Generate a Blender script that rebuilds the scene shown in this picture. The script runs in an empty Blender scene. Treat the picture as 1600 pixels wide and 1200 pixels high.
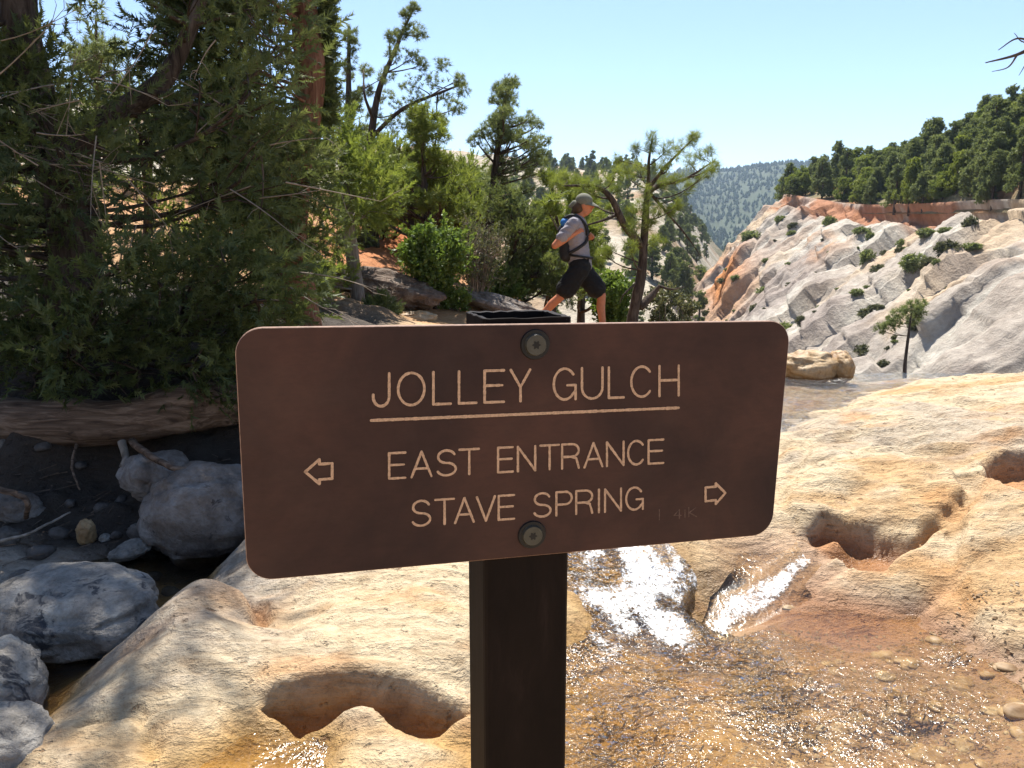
import bpy, math, random
import numpy as np
from mathutils import Vector, Matrix

# ------------------------------------------------------------------ camera, sky, sun, exposure
scene = bpy.context.scene
C = bpy.context.scene.collection
CAM_Z, PITCH, FPX = 1.3, math.radians(10.0), 1200.0
cam_d = bpy.data.cameras.new('camera')
cam_d.sensor_width = 36.0
cam_d.lens = 36.0 * FPX / 1600.0
cam_d.clip_start, cam_d.clip_end = 0.05, 12000.0
cam = bpy.data.objects.new('camera', cam_d)
cam.location = (0, 0, CAM_Z)
cam.rotation_euler = (math.radians(90) - PITCH, 0, 0)
C.objects.link(cam)
scene.camera = cam

SUN_EL, SUN_AZ = math.radians(63), math.radians(-4)      # azimuth clockwise from +Y (straight ahead)
world = bpy.data.worlds.new('World')
scene.world = world
world.use_nodes = True
wn = world.node_tree
sky = wn.nodes.new('ShaderNodeTexSky')
sky.sky_type = 'NISHITA'
sky.sun_disc = False
sky.sun_elevation = SUN_EL
sky.sun_rotation = SUN_AZ
sky.altitude = 1800.0
sky.air_density = 1.0
sky.dust_density = 0.6
sky.ozone_density = 1.2
wn.nodes['Background'].inputs['Strength'].default_value = 0.095
wn.links.new(sky.outputs[0], wn.nodes['Background'].inputs['Color'])

sun_d = bpy.data.lights.new('sun', 'SUN')
sun_d.energy = 5.0
sun_d.angle = math.radians(0.53)
sun_d.color = (1.0, 0.955, 0.88)
sun = bpy.data.objects.new('sun', sun_d)
sdir = Vector((math.sin(SUN_AZ) * math.cos(SUN_EL), math.cos(SUN_AZ) * math.cos(SUN_EL), math.sin(SUN_EL)))
sun.rotation_euler = (-sdir).to_track_quat('-Z', 'Y').to_euler()
sun.location = (0, 0, 30)
C.objects.link(sun)

vs = scene.view_settings
vs.view_transform = 'Standard'
vs.look = 'None'
vs.gamma = 1.0
vs.use_curve_mapping = False
vs.exposure = 1.22
scene.cycles.use_denoising = True
scene.cycles.max_bounces = 6
scene.cycles.diffuse_bounces = 3
scene.cycles.glossy_bounces = 2
scene.cycles.transmission_bounces = 3
scene.cycles.transparent_max_bounces = 12
scene.cycles.volume_bounces = 0
scene.cycles.sample_clamp_indirect = 6.0

rng = np.random.default_rng(7)
random.seed(7)

# ------------------------------------------------------------------ geometry of the place from the picture
CT, ST = math.cos(PITCH), math.sin(PITCH)
def ray(px, py):
    u, v = (px - 800.0) / FPX, (600.0 - py) / FPX
    return np.array([u, CT + v * ST, -ST + v * CT])
def P(px, py, z):                       # point of that view line at height z
    d = ray(px, py)
    t = (z - CAM_Z) / d[2]
    return np.array([0, 0, CAM_Z]) + d * t
def D(px, py, y):                       # point of that view line at distance y
    d = ray(px, py)
    return np.array([0, 0, CAM_Z]) + d * (y / d[1])

# ------------------------------------------------------------------ noise
def _hash(ix, iy, iz, seed):
    with np.errstate(over='ignore'):
        h = (ix.astype(np.int64) * 374761393 + iy.astype(np.int64) * 668265263 + iz.astype(np.int64) * 2147483647 + seed * 1274126177) & 0xffffffff
        h = ((h ^ (h >> 13)) * 1274126177) & 0xffffffff
        h = (h ^ (h >> 16)) & 0xffffff
    return h / float(0xffffff)
def vnoise(p, seed=0):                  # p (N,3) -> (N,) in -1..1
    p = np.asarray(p, float)
    i = np.floor(p).astype(np.int64)
    f = p - i
    f = f * f * f * (f * (f * 6 - 15) + 10)
    r = 0
    for dx in (0, 1):
        wx = f[:, 0] if dx else 1 - f[:, 0]
        for dy in (0, 1):
            wy = f[:, 1] if dy else 1 - f[:, 1]
            for dz in (0, 1):
                wz = f[:, 2] if dz else 1 - f[:, 2]
                r = r + wx * wy * wz * _hash(i[:, 0] + dx, i[:, 1] + dy, i[:, 2] + dz, seed)
    return r * 2 - 1
def fbm(p, octaves=4, seed=0, gain=0.5, ridged=False):
    p = np.asarray(p, float)
    a, s, t = 1.0, 0, 0
    for o in range(octaves):
        n = vnoise(p * (2.03 ** o) + o * 17.3, seed + o)
        if ridged:
            n = 1 - 2 * np.abs(n)
        s = s + a * n
        t += a
        a *= gain
    return s / t
def sstep(a, b, x):
    t = np.clip((x - a) / (b - a), 0, 1)
    return t * t * (3 - 2 * t)
def xy3(x, y, s):
    return np.stack([x * s, y * s, np.zeros_like(x)], 1)

# ------------------------------------------------------------------ mesh building
class MB:
    def __init__(self):
        self.v, self.f, self.m, self.a, self.n = [], [], [], [], 0
    def add(self, v, f, mat=0, tint=None):
        v = np.asarray(v, float).reshape(-1, 3)
        f = np.asarray(f, int)
        self.v.append(v)
        self.f.append(f + self.n)
        self.m.append(np.full(len(f), mat))
        self.a.append(np.full(len(v), 0.5) if tint is None else np.broadcast_to(np.asarray(tint, float), (len(v),)))
        self.n += len(v)
    def tube(self, pts, rad, sides=7, mat=0, tint=None, cap=True):
        pts = np.asarray(pts, float)
        rad = np.broadcast_to(np.asarray(rad, float), (len(pts),))
        t = np.gradient(pts, axis=0)
        t /= np.linalg.norm(t, axis=1, keepdims=True) + 1e-9
        ref = np.array([0.31, 0.95, 0.05]) if abs(t[0][2]) > 0.7 else np.array([0.05, 0.1, 0.99])
        a = np.cross(t, ref)
        a /= np.linalg.norm(a, axis=1, keepdims=True) + 1e-9
        b = np.cross(t, a)
        th = np.arange(sides) * 2 * math.pi / sides
        ring = pts[:, None, :] + rad[:, None, None] * (np.cos(th)[None, :, None] * a[:, None, :] + np.sin(th)[None, :, None] * b[:, None, :])
        n = len(pts)
        i, j = np.meshgrid(np.arange(n - 1), np.arange(sides), indexing='ij')
        i, j = i.ravel(), j.ravel()
        k = (j + 1) % sides
        f = np.stack([i * sides + j, i * sides + k, (i + 1) * sides + k, (i + 1) * sides + j], 1)
        v = ring.reshape(-1, 3)
        if cap:
            v = np.vstack([v, pts[:1], pts[-1:]])
            j = np.arange(sides)
            k = (j + 1) % sides
            c0 = np.stack([np.full(sides, n * sides), k, j, np.full(sides, -1)], 1)
            c1 = np.stack([np.full(sides, n * sides + 1), (n - 1) * sides + j, (n - 1) * sides + k, np.full(sides, -1)], 1)
            self.add(v, f, mat, tint)
            base = self.n - len(v)
            for c in (c0, c1):
                self.f.append(c[:, :3] + base)
                self.m.append(np.full(len(c), mat))
        else:
            self.add(v, f, mat, tint)
    def mesh(self, name, mats, smooth=True):
        me = bpy.data.meshes.new(name)
        v = np.vstack(self.v)
        tot = np.concatenate([np.full(len(f), f.shape[1]) for f in self.f])
        loops = np.concatenate([f.ravel() for f in self.f])
        me.vertices.add(len(v))
        me.vertices.foreach_set('co', v.ravel())
        me.loops.add(len(loops))
        me.loops.foreach_set('vertex_index', loops.astype(np.int32))
        me.polygons.add(len(tot))
        st = np.concatenate([[0], np.cumsum(tot)[:-1]])
        me.polygons.foreach_set('loop_start', st.astype(np.int32))
        me.polygons.foreach_set('loop_total', tot.astype(np.int32))
        me.polygons.foreach_set('material_index', np.concatenate(self.m).astype(np.int32))
        me.polygons.foreach_set('use_smooth', np.full(len(tot), smooth))
        at = me.attributes.new('tint', 'FLOAT', 'POINT')
        at.data.foreach_set('value', np.concatenate(self.a).astype(np.float32))
        for m in (mats if isinstance(mats, (list, tuple)) else [mats]):
            me.materials.append(m)
        me.update(calc_edges=True)
        me.validate()
        return me
    def build(self, name, mats, parent=None, smooth=True):
        o = bpy.data.objects.new(name, self.mesh(name, mats, smooth))
        C.objects.link(o)
        if parent is not None:
            o.parent = parent
        return o
def tag(o, label=None, cat=None, group=None, kind=None):
    if label: o['label'] = label
    if cat: o['category'] = cat
    if group: o['group'] = group
    if kind: o['kind'] = kind
    return o
def thing(name, label, cat, loc=(0, 0, 0), group=None):
    o = bpy.data.objects.new(name, None)
    o.empty_display_size = 0.1
    o.location = loc
    C.objects.link(o)
    return tag(o, label, cat, group)
def put(o, root):                        # a part meshed in world coordinates under an Empty
    o.parent = root
    o.matrix_parent_inverse = Matrix.Translation(-Vector(root.location))
    return o
def grid_faces(nr, nc):
    i, j = np.meshgrid(np.arange(nr - 1), np.arange(nc - 1), indexing='ij')
    a = (i * nc + j).ravel()
    return np.stack([a, a + 1, a + nc + 1, a + nc], 1)
def grid_obj(name, X, Y, Z, mat, col=None, extra=None):
    nr, nc = X.shape
    mb = MB()
    mb.add(np.stack([X.ravel(), Y.ravel(), Z.ravel()], 1), grid_faces(nr, nc))
    me = mb.mesh(name, mat)
    if col is not None:
        at = me.color_attributes.new('Col', 'FLOAT_COLOR', 'POINT')
        c = np.ones((nr * nc, 4), np.float32)
        c[:, :3] = col
        at.data.foreach_set('color', c.ravel())
    for k, val in (extra or {}).items():
        at = me.attributes.new(k, 'FLOAT', 'POINT')
        at.data.foreach_set('value', np.asarray(val, np.float32).ravel())
    o = bpy.data.objects.new(name, me)
    C.objects.link(o)
    return o

# ------------------------------------------------------------------ materials
class NT:
    def __init__(self, name):
        self.m = bpy.data.materials.new(name)
        self.m.use_nodes = True
        self.t = self.m.node_tree
        self.t.nodes.clear()
        self.out = self.t.nodes.new('ShaderNodeOutputMaterial')
    def n(self, typ, **kw):
        nd = self.t.nodes.new(typ)
        for k, v in kw.items():
            if k.startswith('i_'):
                nd.inputs[int(k[2:])].default_value = v
            else:
                setattr(nd, k, v)
        return nd
    def l(self, a, b):
        self.t.links.new(a, b)
    def noise(self, scale, detail=5.0, rough=0.6, vec=None, dist=0.0):
        nd = self.n('ShaderNodeTexNoise')
        nd.inputs['Scale'].default_value = scale
        nd.inputs['Detail'].default_value = detail
        nd.inputs['Roughness'].default_value = rough
        nd.inputs['Distortion'].default_value = dist
        if vec is not None:
            self.l(vec, nd.inputs['Vector'])
        return nd.outputs['Fac']
    def ramp(self, fac, stops):
        nd = self.n('ShaderNodeValToRGB')
        e = nd.color_ramp.elements
        while len(e) < len(stops):
            e.new(0.5)
        for el, (p, c) in zip(e, stops):
            el.position = p
            el.color = (*c, 1) if len(c) == 3 else c
        self.l(fac, nd.inputs[0])
        return nd.outputs[0]
    def mix(self, fac, a, b, blend='MIX'):
        nd = self.n('ShaderNodeMix', data_type='RGBA', blend_type=blend)
        for sock, v in ((nd.inputs[0], fac), (nd.inputs[6], a), (nd.inputs[7], b)):
            if isinstance(v, bpy.types.NodeSocket):
                self.l(v, sock)
            elif isinstance(v, (int, float)):
                sock.default_value = v
            else:
                sock.default_value = (*v, 1)
        return nd.outputs[2]
    def math(self, op, a, b=0.5, c=None):
        nd = self.n('ShaderNodeMath', operation=op)
        for sock, v in zip(nd.inputs, (a, b, c)):
            if v is None:
                continue
            if isinstance(v, bpy.types.NodeSocket):
                self.l(v, sock)
            else:
                sock.default_value = v
        return nd.outputs[0]
    def geo(self):
        return self.n('ShaderNodeNewGeometry').outputs['Position']
    def obj(self):
        return self.n('ShaderNodeTexCoord').outputs['Object']
    def attr(self, name, out='Fac'):
        return self.n('ShaderNodeAttribute', attribute_name=name).outputs[out]
    def mapping(self, vec, scale=(1, 1, 1), rot=(0, 0, 0)):
        nd = self.n('ShaderNodeMapping')
        nd.inputs['Scale'].default_value = scale
        nd.inputs['Rotation'].default_value = rot
        self.l(vec, nd.inputs['Vector'])
        return nd.outputs[0]
    def bump(self, h, strength=0.3, dist=0.01, normal=None):
        nd = self.n('ShaderNodeBump')
        nd.inputs['Strength'].default_value = strength
        nd.inputs['Distance'].default_value = dist
        self.l(h, nd.inputs['Height'])
        if normal is not None:
            self.l(normal, nd.inputs['Normal'])
        return nd.outputs[0]
    def principled(self, color, rough=0.8, normal=None, spec=0.3, metal=0.0):
        p = self.n('ShaderNodeBsdfPrincipled')
        for sock, v in ((p.inputs['Base Color'], color), (p.inputs['Roughness'], rough)):
            if isinstance(v, bpy.types.NodeSocket):
                self.l(v, sock)
            elif isinstance(v, (int, float)):
                sock.default_value = v
            else:
                sock.default_value = (*v, 1)
        p.inputs['Specular IOR Level'].default_value = spec
        p.inputs['Metallic'].default_value = metal
        if normal is not None:
            self.l(normal, p.inputs['Normal'])
        self.l(p.outputs[0], self.out.inputs['Surface'])
        return self.m

def rock_mat(name, stops, scale=3.0, bump=0.5, bdist=0.02, rough=0.85, fine=40.0, speck=None):
    t = NT(name)
    pos = t.geo()
    n1 = t.noise(scale, 6, 0.62, pos, 0.4)
    n2 = t.noise(fine, 5, 0.65, pos)
    col = t.ramp(n1, stops)
    col = t.mix(0.55, col, t.ramp(n2, [(0.3, (0.45, 0.43, 0.4)), (0.6, (1, 1, 1))]), 'MULTIPLY')
    if speck:
        n3 = t.noise(speck[0], 4, 0.7, pos, 0.6)
        col = t.mix(t.ramp(n3, [(speck[1], (0, 0, 0)), (speck[1] + 0.08, (1, 1, 1))]), col, speck[2])
    h = t.math('ADD', t.noise(scale * 4, 7, 0.65, pos), t.math('MULTIPLY', n2, 0.35))
    return t.principled(col, rough, t.bump(h, bump, bdist), 0.25)

def leaf_mat(name, dark, mid, light, trans=0.4):
    t = NT(name)
    n = t.noise(1.6, 3, 0.6, t.geo())
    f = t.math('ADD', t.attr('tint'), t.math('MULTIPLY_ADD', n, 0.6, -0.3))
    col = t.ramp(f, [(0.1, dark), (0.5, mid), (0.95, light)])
    d = t.n('ShaderNodeBsdfDiffuse')
    tr = t.n('ShaderNodeBsdfTranslucent')
    t.l(col, d.inputs[0])
    t.l(t.mix(1.0, col, (1.0, 0.95, 0.55), 'MULTIPLY'), tr.inputs[0])
    mx = t.n('ShaderNodeMixShader')
    mx.inputs[0].default_value = trans
    t.l(d.outputs[0], mx.inputs[1])
    t.l(tr.outputs[0], mx.inputs[2])
    g = t.n('ShaderNodeBsdfGlossy')
    g.inputs['Roughness'].default_value = 0.45
    m2 = t.n('ShaderNodeMixShader')
    m2.inputs[0].default_value = 0.02
    t.l(mx.outputs[0], m2.inputs[1])
    t.l(g.outputs[0], m2.inputs[2])
    t.l(m2.outputs[0], t.out.inputs['Surface'])
    return t.m

def bark_mat(name, a, b, c, scale=18.0, st=(1, 1, 0.16)):
    t = NT(name)
    pos = t.mapping(t.geo(), st)
    n1 = t.noise(scale, 6, 0.65, pos, 1.2)
    col = t.ramp(n1, [(0.3, a), (0.5, b), (0.72, c)])
    return t.principled(col, 0.92, t.bump(n1, 0.9, 0.02), 0.1)

def plain_mat(name, col, rough=0.7, var=0.25, scale=25.0, bump=0.1, spec=0.3):
    t = NT(name)
    pos = t.obj()
    n = t.noise(scale, 5, 0.6, pos)
    lo = tuple(max(0, c * (1 - var)) for c in col)
    hi = tuple(min(1, c * (1 + var)) for c in col)
    return t.principled(t.ramp(n, [(0.3, lo), (0.7, hi)]), rough, t.bump(n, bump, 0.004), spec)

M = {}
M['juniper'] = leaf_mat('juniper_foliage', (0.055, 0.076, 0.03), (0.115, 0.148, 0.06), (0.19, 0.225, 0.1), 0.48)
M['juniper_bright'] = leaf_mat('bright_juniper_foliage', (0.11, 0.15, 0.035), (0.19, 0.245, 0.06), (0.28, 0.32, 0.1), 0.5)
M['pinyon'] = leaf_mat('pinyon_foliage', (0.095, 0.125, 0.055), (0.175, 0.215, 0.095), (0.26, 0.3, 0.145), 0.48)
M['pine'] = leaf_mat('pine_needles', (0.12, 0.155, 0.035), (0.2, 0.25, 0.06), (0.28, 0.32, 0.09), 0.52)
M['shrub'] = leaf_mat('shrub_leaves', (0.06, 0.1, 0.02), (0.12, 0.19, 0.045), (0.19, 0.26, 0.07), 0.5)
M['sage'] = leaf_mat('sage_leaves', (0.05, 0.06, 0.035), (0.11, 0.12, 0.07), (0.18, 0.18, 0.11), 0.4)
M['bark_red'] = bark_mat('red_bark', (0.05, 0.022, 0.014), (0.16, 0.075, 0.045), (0.26, 0.15, 0.1))
M['bark_dark'] = bark_mat('dark_bark', (0.025, 0.019, 0.015), (0.07, 0.052, 0.042), (0.14, 0.11, 0.09))
M['bark_grey'] = bark_mat('grey_wood', (0.09, 0.075, 0.06), (0.2, 0.17, 0.14), (0.34, 0.3, 0.26))
M['log'] = bark_mat('log_wood', (0.035, 0.024, 0.018), (0.125, 0.085, 0.06), (0.27, 0.2, 0.15), 26.0, (0.12, 1, 1))
M['twig'] = plain_mat('dry_twigs', (0.21, 0.17, 0.13), 0.9)
M['litter'] = plain_mat('dry_litter', (0.09, 0.06, 0.04), 0.95, 0.5, 60)
M['grey_rock'] = rock_mat('grey_boulder', [(0.3, (0.13, 0.12, 0.105)), (0.48, (0.29, 0.265, 0.235)), (0.7, (0.45, 0.415, 0.36))], 7, 0.9, 0.03, 0.85, 60, (11, 0.56, (0.06, 0.06, 0.065)))
M['bank_rock'] = rock_mat('bank_rock', [(0.3, (0.08, 0.065, 0.055)), (0.5, (0.2, 0.165, 0.14)), (0.72, (0.33, 0.31, 0.29))], 6, 0.9, 0.035, 0.9, 45, (14, 0.62, (0.06, 0.05, 0.045)))
M['dark_stone'] = rock_mat('dark_stone', [(0.3, (0.05, 0.045, 0.04)), (0.5, (0.1, 0.085, 0.075)), (0.72, (0.17, 0.15, 0.13))], 8, 0.6, 0.02)
M['tan_rock'] = rock_mat('tan_boulder', [(0.3, (0.22, 0.12, 0.05)), (0.5, (0.4, 0.27, 0.14)), (0.7, (0.48, 0.38, 0.25))], 5, 0.5, 0.015, 0.5)
M['ledge'] = rock_mat('lichen_ledge', [(0.3, (0.07, 0.055, 0.045)), (0.5, (0.17, 0.12, 0.09)), (0.7, (0.3, 0.26, 0.21))], 6, 0.9, 0.04, 0.9)
M['pebble'] = rock_mat('wet_pebble', [(0.3, (0.16, 0.09, 0.04)), (0.5, (0.26, 0.17, 0.09)), (0.7, (0.38, 0.3, 0.2))], 9, 0.3, 0.004, 0.6)
# ------------------------------------------------------------------ near ground: slickrock, bank, forest floor
CTRL = [P(*a) for a in [
    # left channel
    (60, 1085, -.09), (150, 1030, -.1), (230, 965, -.1), (320, 905, -.1), (20, 1150, -.05), (370, 870, -.05), (-150, 1100, -.05), (-100, 1000, 0),
    # left ridge
    (120, 1120, .09), (220, 1050, .15), (270, 960, .21), (310, 905, .25), (360, 905, .25), (330, 980, .22), (300, 1060, .16),
    (220, 1150, .1), (180, 1195, .09), (60, 1195, .09),
    (405, 950, .1), (420, 985, .12), (445, 915, .16), (520, 905, .2), (600, 895, .22), (700, 885, .24),
    (500, 985, .18), (600, 992, .2), (700, 1010, .2), (735, 1020, .19), (400, 1015, .19), (380, 1060, .15), (660, 940, .23), (560, 945, .22),
    # front lumps and puddle
    (480, 1095, .14), (540, 1085, .145), (590, 1105, .145), (640, 1165, .125), (570, 1150, .125), (720, 1110, .145), (690, 1145, .135), (740, 1130, .12), (330, 1120, .13), (430, 1105, .13),
    (430, 1160, .06), (370, 1185, .06), (505, 1150, .07), (470, 1190, .055), (395, 1145, .075), (765, 1195, .02), (820, 1190, .01), (700, 1180, .04), (700, 1190, .02),
    # stream bed
    (800, 1160, .0), (930, 1170, .0), (880, 1080, .0), (1000, 1185, .03), (1130, 1170, .055), (1060, 1130, .05), (960, 1050, .045), (1000, 1000, .01), (900, 960, .11), (1060, 990, .03),
    (930, 900, .12), (980, 880, .13), (1080, 930, .08), (900, 1020, .06),
    (1200, 1040, .02), (1300, 970, .03), (1420, 970, .03), (1200, 990, .035), (1300, 1090, .0), (1450, 1080, .01), (1250, 1190, .0), (1500, 1180, .0),
    (1590, 1100, .035), (1500, 1015, .045), (1560, 1040, .05),
    (1140, 932, .03), (1210, 903, .065), (1290, 873, .1),
    # right shore and slab
    (1250, 930, .085), (1330, 905, .13), (1420, 915, .15), (1480, 945, .12), (1560, 980, .09), (1640, 1000, .1),
    (1230, 856, .19), (1130, 884, .14), (1090, 860, .18), (1190, 800, .24), (1350, 874, .17), (1280, 770, .265), (1250, 690, .235), (1400, 770, .285), (1480, 870, .2), (1550, 830, .26), (1590, 910, .17), (1500, 700, .325), (1400, 655, .32), (1460, 800, .26), (1560, 770, .3), (1320, 720, .3), (1440, 720, .28),
    (1310, 652, .24), (1590, 660, .36), (1480, 612, .315), (1590, 606, .365), (1390, 628, .275), (1700, 800, .31), (1800, 950, .22), (1700, 1150, .1),
    # far pool bed
    (1255, 620, .1), (1330, 597, .08), (1250, 652, .12), (1310, 618, .1), (1180, 680, .1), (1430, 592, .08), (1390, 603, .1), (1050, 760, .12), (980, 820, .12),
    # behind the sign
    (700, 820, .28), (760, 720, .3), (900, 700, .2), (1000, 640, .2), (1120, 590, .24), (1050, 545, .25), (925, 521, .25), (800, 560, .4), (620, 560, .5), (500, 700, .4), (430, 800, .25),
    (700, 503, .47), (560, 500, .62), (600, 480, .7), (480, 520, .6),
    # left bank
    (0, 640, .52), (120, 640, .5), (300, 640, .47), (0, 705, .34), (0, 740, .2), (150, 720, .25), (150, 760, .14), (300, 715, .28), (360, 770, .14), (200, 850, .02), (60, 850, .05), (280, 850, .0), (-150, 850, .1),
]]
CTRL += [np.array(a, float) for a in [
    (-3, 5, .72), (-5, 5, .9), (-2, 7, .8), (-4, 9, 1.15), (-8, 8, 1.5), (-1.2, 8.2, .55), (-2.2, 10.2, 1.0), (-1.9, 11, 1.12), (-2.3, 13, 1.34), (-1.4, 11, .95), (-4, 15, 1.9), (-8, 16, 2.6), (0, 12, .5), (-.8, 14, .9), (0, 17, .7), (-3, 20, 2.4), (-12, 12, 2.6),
    (1.0, 10.5, .15), (1.75, 10.2, .1), (2.6, 10.5, -.8), (2.2, 13, -1.6), (1.2, 14, -.6), (4, 12, -4.5), (2, 17, -3.5), (5, 16, -8),
    (2.2, 8.3, .0), (3.3, 8.2, -.6), (2.8, 9.3, -1.2), (4.5, 7.8, -.9), (5.5, 9, -3), (7, 8, -3), (9, 6, -1.5), (5, 6.2, .2), (7, 5, .5), (9, 3, .8), (6, 1.5, .4), (9, 10, -6), (9, 14, -9),
    (0, 1.0, -.02), (-1.5, .8, .12), (1.5, .8, .08), (0, 0, .05), (-3, 0, .4), (3, 0, .3), (0, -3, .3), (-5, -4, .9), (5, -4, .7), (0, -8, .8), (-9, -8, 1.5), (9, -8, 1.2), (-4, 2.5, .4), (-6, 3.5, .8), (-12, 0, 1.8), (-12, 6, 2.0), (-14, 20, 3.5),
]]
CTRL = np.array(CTRL)
def rbf(ctrl, cc):
    q = ctrl[:, :2]
    r = np.linalg.norm(q[:, None] - q[None], axis=2)
    A = np.sqrt(r * r + cc * cc)
    n = len(q)
    L = np.zeros((n + 3, n + 3))
    L[:n, :n] = A + np.eye(n) * -0.02
    L[:n, n] = 1
    L[n, :n] = 1
    L[:n, n + 1:] = q
    L[n + 1:, :n] = q.T
    w = np.linalg.solve(L, np.concatenate([ctrl[:, 2], [0, 0, 0]]))
    def ev(x, y):
        x = np.asarray(x, float).ravel()
        y = np.asarray(y, float).ravel()
        out = np.empty(len(x))
        for s in range(0, len(x), 40000):
            e = slice(s, s + 40000)
            rr = np.sqrt((x[e, None] - q[None, :, 0]) ** 2 + (y[e, None] - q[None, :, 1]) ** 2 + cc * cc)
            out[e] = rr @ w[:n] + w[n] + x[e] * w[n + 1] + y[e] * w[n + 2]
        return out
    return ev
H0 = rbf(CTRL, 0.06)
WCTRL = np.array([P(*a) for a in [
    (60, 1085, .0), (150, 1030, .0), (320, 905, .0), (0, 1190, .03), (180, 1195, .05), (360, 1190, .085), (450, 1160, .085), (560, 1170, .08), (700, 1195, .06), (800, 1160, .055), (930, 1170, .055), (1050, 1150, .06), (880, 1070, .06), (1300, 1090, .055),
    (1580, 1150, .05), (1420, 970, .05), (1300, 965, .05), (1200, 985, .05), (1140, 932, .055), (1210, 903, .095), (1290, 873, .135), (1020, 1000, .06), (960, 950, .1), (1060, 930, .1), (960, 880, .165), (1060, 875, .17),
    (1000, 800, .2), (1150, 700, .2), (1250, 630, .2), (1350, 595, .2), (1490, 585, .2), (900, 840, .19)]])
WS = rbf(WCTRL, 0.05)

def poly_sd(poly, x, y):                 # >0 inside
    inside = np.zeros(len(x), bool)
    dist = np.full(len(x), 1e9)
    n = len(poly)
    for i in range(n):
        a, b = poly[i], poly[(i + 1) % n]
        c = (a[1] > y) != (b[1] > y)
        with np.errstate(divide='ignore', invalid='ignore'):
            inside ^= c & (x < (b[0] - a[0]) * (y - a[1]) / (b[1] - a[1]) + a[0])
        ab = b - a
        t = np.clip(((x - a[0]) * ab[0] + (y - a[1]) * ab[1]) / (ab @ ab + 1e-12), 0, 1)
        dist = np.minimum(dist, np.hypot(x - a[0] - t * ab[0], y - a[1] - t * ab[1]))
    return np.where(inside, dist, -dist)
POCKETS = []
for pts, z, depth, wf, wn_ in [
    ([(396, 1080), (430, 1064), (500, 1058), (560, 1054), (640, 1062), (700, 1074), (745, 1084), (742, 1090), (700, 1104), (655, 1122), (615, 1112), (585, 1096), (545, 1090), (500, 1098), (455, 1104), (415, 1092)], .165, .1, .045, .05),
    ([(1256, 824), (1272, 808), (1310, 812), (1360, 822), (1420, 836), (1465, 824), (1484, 832), (1445, 852), (1400, 866), (1355, 864), (1310, 847), (1270, 836)], .225, .08, .05, .06),
    ([(1528, 738), (1560, 728), (1610, 724), (1680, 735), (1680, 808), (1600, 796), (1560, 786), (1533, 762)], .3, .13, .06, .08),
    ([(1487, 885), (1490, 835), (1530, 803), (1600, 788), (1690, 800), (1700, 930), (1640, 978), (1570, 966), (1510, 932)], .2, -.055, .06, .05),
    ([(1215, 765), (1290, 722), (1400, 735), (1480, 758), (1510, 796), (1440, 816), (1330, 803), (1240, 806)], .27, -.04, .1, .035),
    ([(1215, 700), (1300, 668), (1420, 672), (1560, 692), (1650, 722), (1500, 716), (1380, 714), (1260, 724)], .3, -.03, .12, .04),
    ([(1130, 905), (1180, 862), (1240, 850), (1252, 862), (1190, 890)], .18, -.025, .05, .03),
    ([(385, 945), (400, 925), (430, 935), (440, 965), (425, 990), (395, 985)], .15, .06, .05, .06),
]:
    POCKETS.append((np.array([P(a, b, z)[:2] for a, b in pts]), depth, wf, wn_))
CRACKS = [([(1225, 735), (1270, 705), (1330, 720), (1390, 700)], .28, .03, .03), ([(1420, 640), (1460, 655), (1500, 662)], .33, .02, .02), ([(1300, 800), (1340, 770), (1420, 780), (1500, 745)], .28, .02, .05),
          ([(1380, 690), (1450, 720), (1530, 730)], .31, .02, .04), ([(1440, 905), (1520, 890), (1590, 870)], .2, .025, .03), ([(1235, 770), (1280, 745), (1300, 742)], .26, .025, .03), ([(130, 1130), (210, 1120), (230, 1180)], .1, .02, .02),
          ([(455, 1110), (465, 1150), (490, 1180)], .12, .02, .02), ([(1240, 900), (1330, 880), (1400, 895)], .16, .02, .03), ([(1500, 640), (1560, 660), (1640, 655)], .36, .015, .03), ([(560, 930), (640, 915), (735, 930)], .23, .012, .03)]
CRACKS = [(np.array([P(a, b, z)[:2] for a, b in pts]), dp, w) for pts, z, dp, w in CRACKS]
def seg_dist(line, x, y):
    dist = np.full(len(x), 1e9)
    for a, b in zip(line[:-1], line[1:]):
        ab = b - a
        t = np.clip(((x - a[0]) * ab[0] + (y - a[1]) * ab[1]) / (ab @ ab + 1e-12), 0, 1)
        dist = np.minimum(dist, np.hypot(x - a[0] - t * ab[0], y - a[1] - t * ab[1]))
    return dist
CHUTE = np.array([P(a, b, .12)[:2] for a, b in [(1112, 930), (1130, 908), (1190, 896), (1255, 874), (1302, 866), (1285, 880), (1240, 902), (1185, 926), (1135, 942)]])
CH0 = P(1140, 932, .06)
def chute_plane(x, y):
    return CH0[2] + .11 * (x - CH0[0]) + .33 * (y - CH0[1])
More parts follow.
